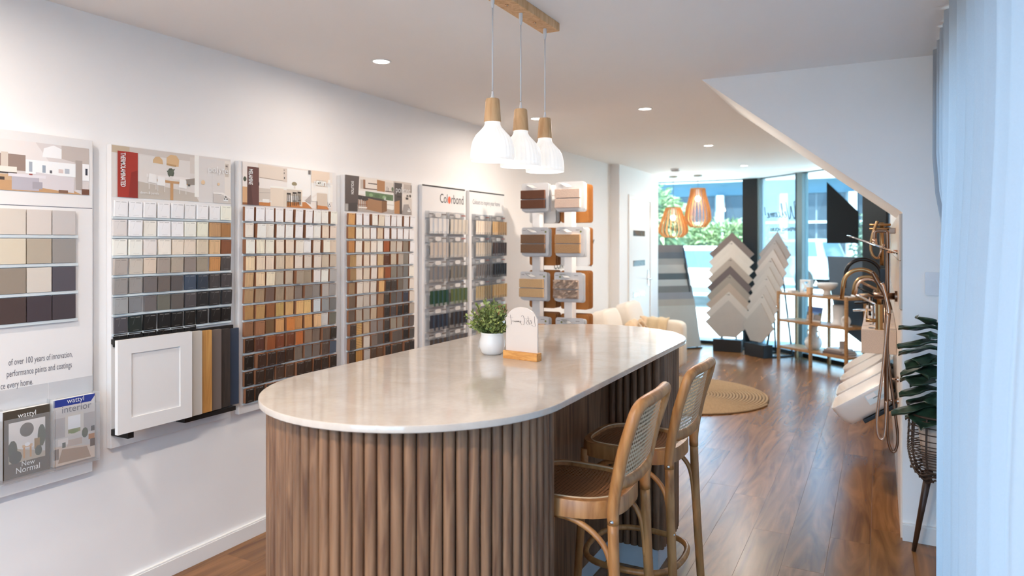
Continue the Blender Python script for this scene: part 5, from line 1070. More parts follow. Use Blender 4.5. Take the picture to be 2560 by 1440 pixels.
for i in range(72):
    a = rnd.uniform(0, 2 * PI); el = rnd.uniform(0.15, 1.5); L = rnd.uniform(0.075, 0.12) * (0.8 + 0.35 * math.sin(el))
    base = Vector((-1.458 + 0.015 * math.cos(a), 2.606 + 0.015 * math.sin(a), ZT + 0.085)); d = Vector((math.cos(a) * math.cos(el), math.sin(a) * math.cos(el), math.sin(el)))
    pts = [base + d * L * t_ + Vector((0, 0, 0.012 * t_ * t_)) for t_ in (0, 0.35, 0.7, 1)]; stems.tube(pts, 0.0012, 4)
    for k in range(16):
        t_ = 0.22 + 0.78 * k / 15; p = base + d * L * t_ + Vector((0, 0, 0.012 * t_ * t_)); s_ = rnd.uniform(0.010, 0.0165)
        dr_ = (d * 0.5 + Vector((rnd.uniform(-1, 1), rnd.uniform(-1, 1), rnd.uniform(-0.5, 1)))).normalized(); sd_ = dr_.cross(Vector((rnd.uniform(-1, 1), rnd.uniform(-1, 1), rnd.uniform(-1, 1)))).normalized(); up_ = sd_.cross(dr_)
        q = p + dr_ * s_ * 0.9
        lv_.add([p, p + dr_ * s_ * 0.35 + sd_ * s_ * 0.34 + up_ * s_ * .1, q + sd_ * s_ * 0.30, q + dr_ * s_ * 0.35, q - sd_ * s_ * 0.30, p + dr_ * s_ * 0.35 - sd_ * s_ * 0.34 + up_ * s_ * .1], [(0, 1, 2, 3), (0, 3, 4, 5)])
o = lv_.build('foliage', m_leaf, pp_); o['kind'] = 'stuff'
stems.build('stems', mat('stem_green', H('4a5228'), 0.7), pp_)['kind'] = 'stuff'
SG = T(-1.369, 2.538, ZT, math.radians(-9))
sg = thing('counter_sign', SG @ Vector((0.085, 0.017, 0)), 'arched frosted acrylic sign in a timber base beside the small plant', 'sign')
MB().bbox((0, 0, 0), (0.168, 0.034, 0.032), 0.0015, SG).build('timber_base', wood('pine_block', H('b8793a', 1.15), H('d59c58', 1.15), 0.5, (6, 60, 60), bump=0.05), sg)
arch = [(0.006, 0.028), (0.162, 0.028), (0.162, 0.168)] + [(0.084 + 0.078 * math.cos(a), 0.150 + 0.062 * math.sin(a)) for a in [math.radians(18 + 144 * i / 20) for i in range(21)]] + [(0.006, 0.168)]
MB().prism(arch, 'y', 0.014, 0.019, SG).build('acrylic_arch', mat('frosted_acrylic', H('d2c6bc', 1.12), 0.3, vary=0.01), sg)
LC = [[(0.03, 1.0), (0.02, 0.4), (0.0, 0.05), (0.06, 0.0), (0.14, 0.12)], [(0.13, 0.35), (0.19, 0.5), (0.17, 0.6), (0.13, 0.4), (0.17, 0.2), (0.24, 0.4)], [(0.27, 0.95), (0.22, 0.1)], [(0.18, 0.72), (0.38, 0.74)], [(0.33, 0.62), (0.28, 0.5), (0.33, 0.3), (0.27, 0.1)],
      [(0.52, 0.9), (0.45, 1.0), (0.40, 0.6), (0.42, 0.1), (0.50, 0.1), (0.56, 0.35)], [(0.56, 0.35), (0.53, 0.45), (0.53, 0.3), (0.58, 0.32), (0.60, 0.45), (0.61, 0.3), (0.64, 0.45), (0.65, 0.3), (0.68, 0.45), (0.69, 0.3), (0.73, 0.42), (0.71, 0.28), (0.76, 0.35), (0.80, 0.45), (0.77, 0.35), (0.80, 0.28), (0.86, 0.42)], [(0.93, 1.0), (0.88, 0.15), (0.91, 0.0)], [(0.82, 0.72), (1.03, 0.78)]]
n0 = SG.to_3x3() @ Vector((0, -1, 0))
script_strokes('sign_script', sg, LC, SG @ Vector((0.152, 0.0139, 0.138)), SG.to_3x3() @ Vector((-0.134, 0, 0)), (0, 0, 0.04), 0.012, m_ink, n0, 0.0004)

# ---------------------------------------------------------------- light switch
sw = thing('light_switch', (0.235, YR, 1.232), 'white square light switch on the stair wall beside the curtain', 'switch')
b = MB(); b.prism(rrect(0.197, 1.232, 0.272, 1.346, 0.008), 'y', YR - 0.012, YR); b.build('plate', mat('switch_white', (0.74, 0.74, 0.76), 0.25), sw)
b = MB(); b.prism(rrect(0.228, 1.281, 0.241, 1.297, 0.003), 'y', YR - 0.016, YR - 0.012); b.build('rocker', MATS['switch_white'], sw)

# ---------------------------------------------------------------- curtain
def curtain_mat():
    m, nt, b, out = nodes('sheer_curtain'); nt.nodes.remove(b)
    tc = N(nt, 'ShaderNodeTexCoord'); wv = N(nt, 'ShaderNodeTexNoise'); wv.inputs['Scale'].default_value = 400; nt.links.new(tc.outputs['Object'], wv.inputs['Vector'])
    mx = N(nt, 'ShaderNodeMix', data_type='RGBA'); mx.inputs[6].default_value = (0.40, 0.42, 0.45, 1); mx.inputs[7].default_value = (0.46, 0.48, 0.51, 1); nt.links.new(wv.outputs['Fac'], mx.inputs[0])
    d = N(nt, 'ShaderNodeBsdfDiffuse'); t = N(nt, 'ShaderNodeBsdfTranslucent'); nt.links.new(mx.outputs[2], d.inputs[0]); nt.links.new(mx.outputs[2], t.inputs[0])
    a = N(nt, 'ShaderNodeMixShader'); a.inputs[0].default_value = 0.42; nt.links.new(d.outputs[0], a.inputs[1]); nt.links.new(t.outputs[0], a.inputs[2]); nt.links.new(a.outputs[0], out.inputs[0]); return m
cu = MB(); ny, nz_ = 560, 14; vs = []
def fold(y):
    return 0.024 * math.sin(y * 62 + 1.7 * math.sin(y * 5.1) + 0.8 * math.sin(y * 13)) + 0.010 * math.sin(y * 27 + 2 * math.sin(y * 3.3))
for i in range(ny + 1):
    y = -1.15 + (4.035 + 1.15) * i / ny
    for j in range(nz_ + 1):
        k = j / nz_; z = 0.015 + (ZC - 0.025) * k
        s_ = max(0.0, min(1.0, (y - 3.15) / 0.55)); s_ = s_ * s_ * (3 - 2 * s_)
        xb = 0.222 + (0.17 * s_); xt = 0.255
        w = max(0.0, min(1.0, (z - 0.95) / 0.95)); w = w * w * (3 - 2 * w); x = xb * (1 - w) + xt * w
        vs.append((x + fold(y) * (1.0 + 0.25 * (1 - k)), y + 0.006 * math.sin(y * 31 + k * 2), z))
n2 = nz_ + 1
cu.add(vs, [(i * n2 + j, (i + 1) * n2 + j, (i + 1) * n2 + j + 1, i * n2 + j + 1) for i in range(ny) for j in range(nz_)])
tag(cu.build('sheer_curtain', curtain_mat(), None, smooth=True), 'pleated sheer white curtain hanging from ceiling to floor', 'curtain')

# ---------------------------------------------------------------- fig in a rattan planter
FX, FY = 0.255, 3.845
fp = thing('planter_plant', (FX, FY, 0), 'dark fiddle-leaf fig in a rattan basket on timber legs beside the curtain', 'plant')
m_rat = mat('dark_rattan', H('3a281c', 1.1), 0.6, vary=0.2); m_leg = wood('dark_timber', H('2e1c12', 1.1), H('4a3020', 1.1), 0.45, (20, 20, 4))
for a in (math.radians(145), math.radians(265), math.radians(25)):
    b = MB(); c, s_ = math.cos(a), math.sin(a); b.tube([(FX + 0.06 * c, FY + 0.06 * s_, 0.41), (FX + 0.135 * c, FY + 0.135 * s_, 0.0)], [0.018, 0.010], 12); b.build('leg', m_leg, fp, smooth=True)
prof_b = [(0.075, 0.385), (0.115, 0.43), (0.134, 0.50), (0.136, 0.56), (0.131, 0.69)]
pb = catmull([(r_, 0, z_) for r_, z_ in prof_b], 5)
for i in range(12):
    a = 2 * PI * i / 12; b = MB(); b.tube([(FX + p.x * math.cos(a), FY + p.x * math.sin(a), p.z) for p in pb], 0.0045, 6); b.build('rib', m_rat, fp, smooth=True)
for k, p in enumerate(pb[4::1]):
    b = MB(); b.tube([(FX + (p.x + 0.003) * math.cos(2 * PI * i / 36), FY + (p.x + 0.003) * math.sin(2 * PI * i / 36), p.z) for i in range(36)], 0.0028 if k < 16 else 0.006, 5, closed=True); b.build('weave_ring', m_rat, fp, smooth=True)
b = MB()
for k in range(3): b.tube([(FX + (0.09 + 0.018 * k) * math.cos(2 * PI * i / 36), FY + (0.09 + 0.018 * k) * math.sin(2 * PI * i / 36), 0.39 + 0.02 * k + 0.012 * math.sin(i * PI / 3)) for i in range(36)], 0.004, 5, closed=True)
b.build('base_weave', m_rat, fp, smooth=True)
b = MB(); b.lathe([(0.001, 0.44), (0.075, 0.44), (0.10, 0.66), (0.095, 0.66), (0.09, 0.63), (0.001, 0.63)], (FX, FY, 0), 28); b.build('inner_pot', mat('pot_cream', H('c4b2a4', 1.1), 0.6), fp, smooth=True)
b = MB(); b.tube(catmull([(FX, FY, 0.62), (FX + 0.01, FY, 0.8), (FX - 0.005, FY - 0.01, 0.95), (FX, FY, 1.08)], 4), 0.007, 6); b.build('trunk', m_leg, fp, smooth=True)
m_fig = leaf_mat('fig_leaf', H('182a20', 1.15), H('2c4434', 1.15), 0.35)
def fig_leaf(base, d, L, W_, droop):
    b = MB(); d = Vector(d).normalized(); sd_ = d.cross(Vector((0, 0, 1))).normalized(); up_ = sd_.cross(d); n = 9; vs = []
    prof = [0.10, 0.34, 0.44, 0.40, 0.52, 0.82, 1.0, 0.85, 0.5, 0.06]
    for i in range(n + 1):
        t_ = i / n; p = Vector(base) + d * L * t_ + Vector((0, 0, -droop * L * t_ * t_)) + up_ * 0.003 * math.sin(t_ * 7)
        for k in (-1, -0.5, 0, 0.5, 1): vs.append(p + sd_ * W_ * 0.68 * prof[i] * k + up_ * (abs(k) * 0.018 + 0.005 * math.sin(9 * t_ + 5 * k)))
    b.add(vs, [(i * 5 + j, i * 5 + j + 1, i * 5 + 6 + j, i * 5 + 5 + j) for i in range(n) for j in range(4)])
    o = b.build('leaf', m_fig, fp, smooth=True); md = o.modifiers.new('t', 'SOLIDIFY'); md.thickness = 0.0012
rnd = random.Random(11)
for i, (zz, ang, L, W_, el, dr_) in enumerate(((1.08, 182, .17, .10, .1, .15), (1.02, 205, .19, .10, -.05, .1), (0.985, 170, .17, .12, .05, .3), (0.95, 215, .17, .11, -.1, .2), (0.92, 188, .16, .12, -.1, .35), (0.87, 160, .17, .12, -.05, .3), (0.85, 225, .18, .12, .15, .3), (0.80, 195, .17, .11, -.05, .2), (0.77, 150, .15, .12, -.2, .3), (0.72, 200, .21, .10, -.05, .18), (0.72, 240, .17, .13, -.1, .4), (0.70, 170, .14, .13, -.1, .35), (1.05, 250, .16, .11, .2, .2), (0.95, 235, .15, .11, .1, .3), (0.78, 270, .16, .12, 0, .3), (1.09, 215, .13, .1, .5, .1), (0.9, 250, .16, .12, .1, .3))):
    a = math.radians(ang); fig_leaf((FX + 0.01 * math.cos(a), FY + 0.01 * math.sin(a), zz), (math.cos(a), math.sin(a), el), L, W_, dr_)

# ---------------------------------------------------------------- tapware wall
m_gold = mat('brushed_brass', H('9a7e5a', 1.1), 0.3, metal=1, vary=0.05); m_bronze = mat('brushed_bronze', H('7c6556', 1.1), 0.3, metal=1, vary=0.05)
m_nick = mat('champagne_nickel', H('b8a090', 1.2), 0.25, metal=1, vary=0.04); m_gun = mat('gunmetal', (0.03, 0.028, 0.027), 0.3, metal=1, vary=0.05)
def tubes(name, parent, pts, r, m, n=10, cat=6): b = MB(); b.tube(catmull(pts, cat) if cat else pts, r, n); return b.build(name, m, parent, smooth=True)
YS = 4.45
ss = thing('shower_set', (0.03, YS, 0.34), 'bronze shower set with tilted round rain head and looping hose on the tiled wall', 'shower')
tubes('riser_pipe', ss, [(0.036, YS, 1.18), (0.036, YS, 1.40), (0.036, YS, 1.535), (0.030, YS, 1.555), (0.012, YS, 1.558), (-0.014, YS, 1.558), (-0.026, YS, 1.548), (-0.028, YS, 1.50)], 0.0105, m_bronze, 12, 4)
b = MB(); b.tube([(-0.028, YS, 1.515), (-0.026, YS, 1.49)], 0.012, 10); b.sphere((-0.026, YS, 1.488), 0.014, 6); b.build('swivel_joint', m_nick, ss, smooth=True)
Mh = T(-0.028, YS, 1.482, 0, math.radians(21.5)); b = MB(); b.lathe([(0.001, 0.006), (0.13, 0.004), (0.150, 0.0), (0.150, -0.004), (0.001, -0.004)], (0, 0, 0), 40, Mh); hd_ = b.build('rain_head', m_chrome, ss, smooth=True, auto=40)
b = MB()
for rr_ in (0.04, 0.075, 0.11, 0.135):
    for i in range(int(rr_ * 200)): a = 2 * PI * i / int(rr_ * 200); b.cyl(Mh @ Vector((rr_ * math.cos(a), rr_ * math.sin(a), -0.004)), Mh @ Vector((rr_ * math.cos(a), rr_ * math.sin(a), -0.0095)), 0.0028, 6)
b.build('nozzles', m_gun, hd_)['kind'] = 'stuff'
b = MB(); b.tube([(0.02, YS + 0.02, 1.485), (-0.012, YS + 0.02, 1.40)], [0.006, 0.003], 8); b.build('head_lever', m_nick, ss, smooth=True)
b = MB(); b.bbox((0.035, YS - 0.02, 1.435), (0.085, YS + 0.02, 1.452), 0.003); b.build('wall_bracket', mat('copper', H('9a5a38', 1.2), 0.3, metal=1), ss)
tubes('mixer_bar', ss, [(-0.032, YS, 1.195), (0.075, YS, 1.195)], 0.019, m_bronze, 16, 0)
b = MB(); b.cyl((0.072, YS, 1.195), (0.086, YS, 1.195), 0.030, 20); b.build('wall_flange', m_bronze, ss, smooth=True, auto=40)
hs_ = tubes('hand_shower', ss, [(-0.04, YS - 0.03, 1.33), (-0.01, YS - 0.03, 1.27), (0.03, YS - 0.03, 1.19), (0.046, YS - 0.03, 1.14), (0.05, YS - 0.03, 1.12)], [0.012, 0.013, 0.013, 0.0125, 0.012] if False else 0.0115, m_bronze, 12, 4)
b = MB(); b.sphere((0.046, YS - 0.03, 1.115), 0.017, 8); b.build('holder_knob', m_chrome, ss, smooth=True)
tubes('slide_bar', ss, [(0.028, YS, 1.18), (0.030, YS, 0.9), (0.030, YS, 0.55)], 0.0105, m_bronze, 12, 0)
for zz in (0.735, 0.615):
    b = MB(); b.tube([(0.030, YS, zz), (0.088, YS, zz)], 0.006, 8); b.build('bar_support', m_nick, ss, smooth=True)
    b = MB(); b.cyl((0.083, YS, zz), (0.091, YS, zz), 0.016, 14); b.build('wall_flange', m_nick, ss, smooth=True, auto=40)
tubes('hose', ss, [(0.048, YS - 0.03, 1.10), (0.036, YS - 0.03, 0.95), (0.044, YS - 0.03, 0.80), (0.065, YS - 0.03, 0.62), (0.082, YS - 0.03, 0.48), (0.086, YS - 0.03, 0.40), (0.074, YS - 0.03, 0.345), (0.056, YS - 0.03, 0.345), (0.040, YS - 0.03, 0.40), (0.036, YS - 0.03, 0.52), (0.036, YS - 0.02, 0.75), (0.036, YS - 0.01, 0.95), (0.034, YS, 1.17)], 0.0075, m_bronze, 10, 6)
ss2 = thing('shower_hose', (0.0, YS - 0.06, 0.4), 'pale champagne shower hose hanging in a loop from a hand shower', 'shower hose'); y_ = YS - 0.05
tubes('hose', ss2, [(0.040, y_, 1.105), (0.026, y_, 0.95), (0.012, y_, 0.78), (-0.008, y_, 0.60), (-0.016, y_, 0.50), (-0.010, y_, 0.425), (0.006, y_, 0.405), (0.021, y_, 0.43), (0.028, y_, 0.52), (0.031, y_, 0.62)], 0.0075, m_nick, 10, 6)
tubes('hand_piece', ss2, [(0.010, y_, 1.27), (0.030, y_, 1.19), (0.042, y_, 1.12), (0.041, y_, 1.105)], 0.010, m_nick, 10, 4)
# second rail further along
s2 = thing('shower_rail', (0.03, 5.0, 1.3), 'brass double-bar shower rail high on the tiled wall, behind the rain head', 'shower'); 
for zz in (1.60, 1.575): tubes('rail_bar', s2, [(-0.06, 4.98, zz + 0.005), (0.06, 4.98, zz + 0.005)], 0.008, m_gold, 10, 0)
tubes('riser_pipe', s2, [(0.01, 4.99, 1.62), (0.01, 4.99, 1.35)], 0.012, m_gold, 10, 0)
b = MB(); b.bbox((0.05, 4.965, 1.55), (0.085, 4.995, 1.585), 0.003); b.build('wall_block', m_bronze, s2)
tubes('hose', s2, [(-0.015, 4.97, 1.63), (-0.035, 4.97, 1.57), (-0.05, 4.97, 1.50), (-0.05, 4.97, 1.44), (-0.03, 4.97, 1.40), (0.0, 4.98, 1.40)], 0.008, m_gold, 10, 6)
b = MB(); b.box((0.0, 4.97, 1.25), (0.05, 5.0, 1.33)); b.build('diverter', m_gun, s2)
# stone ledge with tap holes
m_terr = mat('speckled_stone', H('c0aa94', 1.2), 0.4, vary=0.22, scale=160); lg = thing('tap_ledge', (0.0, 5.9, 0.80), 'speckled stone ledge holding rows of basin taps', 'ledge')
MB().bbox((-0.105, 4.95, 0.80), (XR - 0.010, 6.9, 0.948), 0.003).build('block', m_terr, lg)
yy = 5.06
while yy < 6.8:
    b = MB(); b.prism(circ(-0.045, yy, 0.022, 14, 0.028), 'z', 0.9465, 0.9487); b.build('tap_hole', m_gun, lg)
    MB().box((-0.105, yy + 0.10, 0.9465), (XR - 0.012, yy + 0.104, 0.9487)).build('joint_line', MATS['grout'], lg); yy += 0.21
def goose(x, y, h_, reach, m, label, r=0.013, drop=0.09):
    t = thing('gooseneck_tap', (x, y, 0.948), label, 'tap', 'taps on the stone ledge'); z0 = 0.948
    b = MB(); b.cyl((x, y, z0), (x, y, z0 + 0.006), 0.026, 20); b.build('base_plate', m, t, smooth=True, auto=40)
    b = MB(); b.cyl((x, y, z0 + 0.006), (x, y, z0 + h_ * 0.42), 0.021, 18); b.build('column', m, t, smooth=True, auto=40)
    R_ = reach / 2; zc = z0 + h_ - R_; arc = [(x, y, z0 + h_ * 0.4)] + [(x - R_ + R_ * math.cos(a), y, zc + R_ * math.sin(a)) for a in [PI * i / 16 for i in range(17)]] + [(x - reach - 0.008, y, zc - drop)]
    b = MB(); b.tube(arc, r, 12); b.build('spout', m, t, smooth=True)
    b = MB(); b.tube([(x - 0.015, y, z0 + 0.055), (x - 0.075, y, z0 + 0.055)], 0.012, 12); b.tube([(x - 0.07, y, z0 + 0.05), (x - 0.07, y, z0 + 0.13)], 0.005, 8); b.build('side_lever', m, t, smooth=True)
goose(-0.005, 4.99, 0.375, 0.205, m_gold, 'large brushed brass gooseneck tap at the front of the stone ledge')
goose(0.005, 5.45, 0.43, 0.22, m_gun, 'black gooseneck tap behind the brass one')
goose(0.0, 5.72, 0.30, 0.17, m_gold, 'second smaller brass arched tap on the stone ledge', 0.010, 0.05)
goose(0.0, 6.0, 0.27, 0.16, m_nick, 'champagne arched tap toward the back of the stone ledge', 0.010, 0.05)
def mixer(x, y, z0, h_, m, label):
    t = thing('basin_mixer', (x, y, z0), label, 'tap', 'taps on the stone ledge')
    b = MB(); b.cyl((x, y, z0), (x, y, z0 + h_), 0.02, 16); b.build('body', m, t, smooth=True, auto=40)
    b = MB(); b.tube([(x, y, z0 + h_ * 0.8), (x - 0.13, y, z0 + h_ * 0.72)], 1.0, 10, flat=(0.008, 0.016, (0, 0, 1))); b.build('spout', m, t, smooth=True)
    b = MB(); b.tube([(x, y, z0 + h_), (x, y, z0 + h_ + 0.012), (x - 0.11, y, z0 + h_ + 0.07)], 0.007, 8); b.build('lever', m, t, smooth=True)
mixer(-0.03, 5.22, 0.948, 0.13, m_chrome, 'chrome lever basin mixer between the brass and black taps')
mixer(-0.03, 5.58, 0.948, 0.16, m_gun, 'black lever basin mixer on the stone ledge')
mixer(-0.03, 6.3, 0.948, 0.16, m_bronze, 'bronze lever basin mixer near the back of the stone ledge')
mixer(-0.03, 6.6, 0.948, 0.15, m_gold, 'brass lever basin mixer at the back end of the stone ledge')
# tilted basins on a sloping rack
m_bas = mat('basin_white', (0.80, 0.77, 0.73), 0.14, vary=0.01); slope = math.radians(-34)
rk = thing('basin_rack', (-0.03, 5.6, 0.36), 'dark sloping bracket rack holding the tilted white basins', 'rack')
def basin(y, kind, label, L=0.36, W_=0.40, Hh=0.135):
    M = T(-0.118, y, 0.565, 0, slope); t = thing('basin', (-0.118, y, 0.40), label, 'basin', 'tilted display basins')
    b = MB(); n = 40
    def outline(k, zz):
        pts = []
        for i in range(n):
            a = 2 * PI * i / n; e = 0.28 if kind == 'rect' else 0.8 if kind == 'oval' else 0.5; c, s_ = math.cos(a), math.sin(a)
            pts.append(M @ Vector((math.copysign(abs(c) ** e, c) * L / 2 * k, math.copysign(abs(s_) ** e, s_) * W_ / 2 * k, zz)))
        return pts
    lev = [(0.72, -Hh + 0.002), (0.80, -Hh + 0.004), (0.90, -Hh + 0.035), (0.965, -Hh * 0.45), (1.0, 0.0), (0.995, 0.004), (0.955, 0.004), (0.945, 0.0), (0.90, -Hh * 0.45), (0.80, -Hh + 0.045), (0.45, -Hh + 0.028)]
    vs = [p for k, zz in lev for p in outline(k, zz)]; m_ = len(lev)
    b.add(vs, [(i * n + j, i * n + (j + 1) % n, (i + 1) * n + (j + 1) % n, (i + 1) * n + j) for i in range(m_ - 1) for j in range(n)] + [tuple(range(n))[::-1], tuple((m_ - 1) * n + j for j in range(n))])
    b.build('bowl', m_bas, t, smooth=True, auto=60)
    b = MB(); b.lathe([(0.001, 0.004), (0.02, 0.004), (0.022, 0.0)], (0, 0, -Hh + 0.028), 16, M); b.build('waste', m_chrome, t, smooth=True)
    b = MB(); b.bbox((-0.06, -0.18, -Hh - 0.022), (0.17, 0.18, -Hh + 0.0), 0.003, M); b.build('support_shelf', m_gun, rk)
    b = MB(); b.tube([M @ Vector((-0.05, 0.15, -Hh - 0.02)), M @ Vector((0.13, 0.15, -Hh - 0.045))], 0.007, 6); b.build('support_arm', m_gun, rk)
    return t
basin(4.93, 'rect', 'rectangular tilted white basin with a sticker, nearest of the four')
basin(5.40, 'rect', 'second tilted white basin, behind the stickered one')
basin(5.88, 'oval', 'third tilted white basin with a pointed oval rim')
basin(6.36, 'oval', 'farthest tilted white basin with an oval rim')
stk = MB(); Mb = T(-0.118, 4.93, 0.565, 0, slope); bs1 = bpy.data.objects['basin']
picture('sticker', bs1, Mb @ Vector((0.03, -0.2015, -0.075)), Mb.to_3x3() @ Vector((0.12, 0, 0)), Mb.to_3x3() @ Vector((0, 0, 0.06)), Mb.to_3x3() @ Vector((0, -1, 0)), [('c4d4da', R4(0, 0, 1, 1)), ('e4eef0', R4(.05, .55, .5, .95)), ('6a7274', R4(.3, .42, .6, .5)), ('a8bcc4', R4(.6, .1, .95, .4))], 0.0003, 0.15)
# ---------------------------------------------------------------- outside
m_conc = mat('sunlit_concrete', (0.52, 0.52, 0.50), 0.85, vary=0.08, scale=1.2)
m_dark_ground = mat('dark_ground', (0.06, 0.065, 0.07), 0.9, vary=0.2, scale=3)  # unseen side and rear ground, made dark so little sun bounces onto the curtain
struct(MB().box((-70, 10.75, -0.16), (60, 95, -0.06)).build('pavement', m_conc), 'pale concrete forecourt outside the windows')
struct(MB().box((0.62, YB - 0.1, -0.16), (60, 10.75, -0.06)).build('ground', m_dark_ground), 'unseen ground beside the building, darkened against sun bounce')
struct(MB().box((-70, -40, -0.16), (60, YB - 0.1, -0.06)).build('path', m_dark_ground), 'unseen ground behind the viewpoint, darkened against sun bounce')
m_bwall = mat('building_pale', (0.20, 0.24, 0.27), 0.7, vary=0.05, scale=1); m_bwhite = mat('building_white', (0.42, 0.45, 0.47), 0.6, vary=0.02); m_par = mat('parapet_white', (0.8, 0.8, 0.8), 0.6, vary=0.02); m_bblue = mat('fascia_blue', H('3e6274', 0.75), 0.5, vary=0.08, scale=0.6)
m_bglass = mat('building_glass', (0.03, 0.04, 0.05), 0.2, vary=0.5, scale=0.5)
YO = 34.0; bd = thing('shop_building', (-4, YO, 0), 'low commercial building with tall windows across the forecourt', 'building')
MB().box((-30, YO, 0), (22, YO + 8, 4.35)).build('wall', m_bwall, bd)
MB().box((-30.3, YO - 0.5, 4.35), (22.3, YO + 8, 6.4)).build('parapet', m_par, bd)
MB().box((-30, YO - 0.12, 3.72), (22, YO, 4.35)).build('fascia', m_bblue, bd)
x = -29.0; k = 0
while x < 21:
    for (z0, z1) in ((2.50, 3.70), (0.9, 2.38)):
        MB().box((x + 0.15, YO - 0.06, z0), (x + 1.25, YO - 0.02, z1)).build('window_pane', m_bglass, bd); MB().box((x + 1.32, YO - 0.06, z0), (x + 2.45, YO - 0.02, z1)).build('window_pane', m_bglass, bd)
    MB().box((x, YO - 0.16, 2.38), (x + 2.6, YO, 2.48)).build('rail', m_bwhite, bd)
    MB().box((x - 0.2, YO - 0.3, 0), (x + 0.12, YO, 3.72)).build('column', m_bwhite, bd)
    x += 2.8
def car(loc, rz, m, label, k=1.0):
    t = thing('car', loc, label, 'car'); M = T(*loc, rz) @ Matrix.Scale(k, 4)
    # local x forward, width along y; body profile extruded, then tapered cabin
    b = MB(); pr = [(-2.2, 0.35), (-2.25, 0.7), (-2.2, 1.02), (-0.9, 1.05), (1.0, 1.02), (2.1, 0.92), (2.28, 0.7), (2.25, 0.35)]; b.prism(pr, 'y', -0.92, 0.92, M); b.build('body', m, t)
    b = MB(); c = [(-2.1, 1.02, 0.86), (1.0, 1.02, 0.86), (0.35, 1.66, 0.70), (-1.85, 1.70, 0.70)]
    b.add([M @ Vector((x, s_ * w, z)) for s_ in (-1, 1) for x, z, w in c], [(0, 1, 2, 3), (7, 6, 5, 4), (0, 4, 5, 1), (1, 5, 6, 2), (2, 6, 7, 3), (3, 7, 4, 0)]); b.build('cabin', m, t)
    gl = mat('car_glass', (0.06, 0.10, 0.13), 0.08, vary=0.2)
    b = MB(); b.add([M @ Vector(q) for q in ((-2.09, -0.72, 1.10), (-2.09, 0.72, 1.10), (-1.92, 0.62, 1.58), (-1.92, -0.62, 1.58))], [(0, 1, 2, 3)]); b.build('rear_window', gl, t)
    for s_ in (-1, 1):
        b = MB(); b.add([M @ Vector((x, s_ * (w + 0.005), z)) for x, z, w in ((-1.85, 1.12, 0.845), (0.70, 1.12, 0.845), (0.25, 1.58, 0.725), (-1.72, 1.60, 0.72))], [(0, 1, 2, 3)]); b.build('side_window', gl, t)
        b = MB(); b.box((-2.27, s_ * 0.80 - 0.08, 0.75), (-2.2, s_ * 0.80 + 0.08, 1.0), M); b.build('tail_lamp', mat('tail_lamp', (0.22, 0.10, 0.10), 0.2), t)
        for x in (-1.4, 1.45):
            b = MB(); b.tube([M @ Vector((x, s_ * 0.72, 0.35)), M @ Vector((x, s_ * 0.94, 0.35))], 0.34 * k, 20); b.build('wheel', mat('tyre', (0.015, 0.015, 0.015), 0.8), t)
    MB().box((-2.275, -0.26, 0.78), (-2.24, 0.26, 0.90), M).build('number_plate', m_bwhite, t)
    MB().box((-2.30, -0.9, 0.42), (-2.2, 0.9, 0.58), M).build('bumper', mat('bumper_grey', (0.12, 0.13, 0.14), 0.5), t)
    MB().prism([(0.30, 1.66), (1.0, 1.02), (1.02, 1.03), (0.34, 1.67)], 'y', -0.66, 0.66, M).build('windscreen', gl, t)
    return t
m_cw = mat('car_white', (0.72, 0.74, 0.75), 0.2, vary=0.01)
car((-4.15, 19.0, -0.06), math.radians(92), m_cw, 'white SUV parked outside behind the tile stands, rear end showing', 0.87)
car((-3.3, 27.0, -0.06), math.radians(160), mat('car_blue_grey', (0.25, 0.30, 0.35), 0.25), 'blue-grey car parked far across the forecourt')
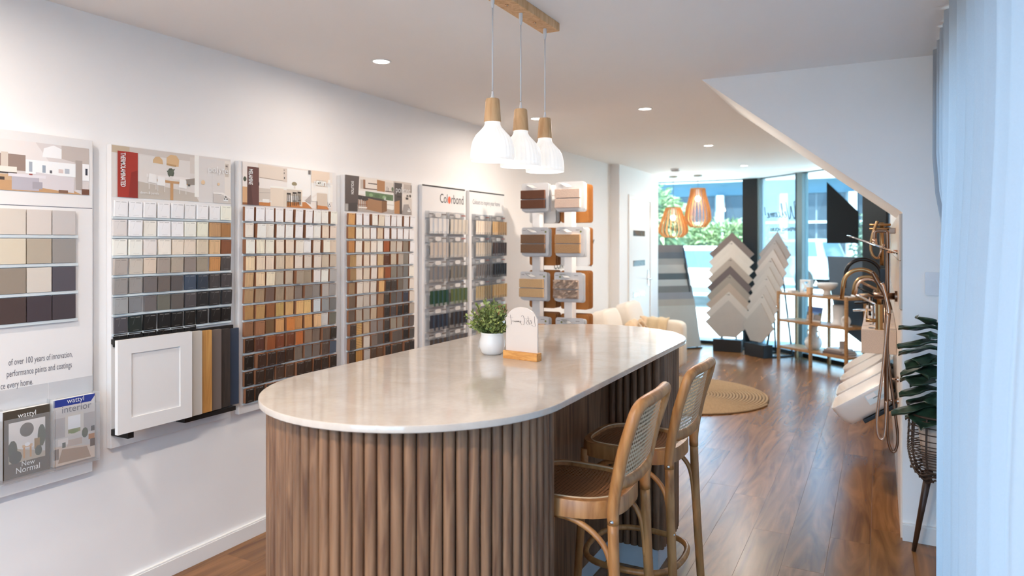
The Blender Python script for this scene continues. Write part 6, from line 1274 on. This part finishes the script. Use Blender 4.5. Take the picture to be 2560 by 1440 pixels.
def bush(name, c, r, n, m, label, cat, fronds=False, seed=0, trunk=0.0):
    t = thing(name, (c[0], c[1], -0.06), label, cat); rnd = random.Random(seed); b = MB()
    for i in range(n):
        v = Vector((rnd.gauss(0, 1), rnd.gauss(0, 1), rnd.gauss(0, 1))).normalized() * (rnd.random() ** 0.35)
        p = Vector((c[0] + v.x * r[0], c[1] + v.y * r[1], max(-0.03, c[2] + v.z * r[2]))); L = rnd.uniform(0.25, 0.55) if fronds else rnd.uniform(0.10, 0.22); w = L * (0.13 if fronds else 0.4)
        d = (v + Vector((rnd.uniform(-1, 1), rnd.uniform(-1, 1), rnd.uniform(-0.6, 0.8))) * 0.7).normalized(); s_ = d.cross(Vector((rnd.uniform(-1, 1), rnd.uniform(-1, 1), 1))).normalized()
        b.add([p, p + d * L * 0.5 + s_ * w, p + d * L - Vector((0, 0, L * 0.25)), p + d * L * 0.5 - s_ * w], [(0, 1, 2, 3)])
    o = b.build('foliage', m, t); o['kind'] = 'stuff'
    b = MB(); b.tube([(c[0], c[1], -0.06), (c[0] + 0.05, c[1], c[2] - r[2] * 0.3), (c[0], c[1], c[2] + r[2] * 0.2)], [0.10, 0.07, 0.03], 8); b.build('trunk', mat('bark', (0.10, 0.08, 0.06), 0.9), t)
m_lime = leaf_mat('lime_foliage', H('6a7c50', 0.8), H('a8b584', 0.85), 0.7); m_dkgr = leaf_mat('hedge_foliage', H('33493c', 0.9), H('5f7460', 0.9), 0.7)
bush('street_tree', (-6.9, 22.5, 2.15), (1.25, 1.0, 1.15), 2600, m_lime, 'light green feathery tree outside behind the slatted lamps', 'tree', True, 1)
bush('shrub', (-4.9, 25.6, 1.3), (2.0, 0.9, 0.85), 2600, m_lime, 'spreading light green shrub outside, above the white car roof', 'shrub', True, 2)
bush('hedge_tree', (1.6, 27.5, 1.9), (1.5, 1.2, 1.9), 3000, m_dkgr, 'dark green tree seen past the black sign panel', 'tree', False, 3)
bush('hedge_tree', (0.1, 31.0, 1.5), (1.2, 1.0, 1.5), 2000, m_dkgr, 'dark green tree close to the far building, below the black sign panel', 'tree', False, 4)
bpy.context.view_layer.update()
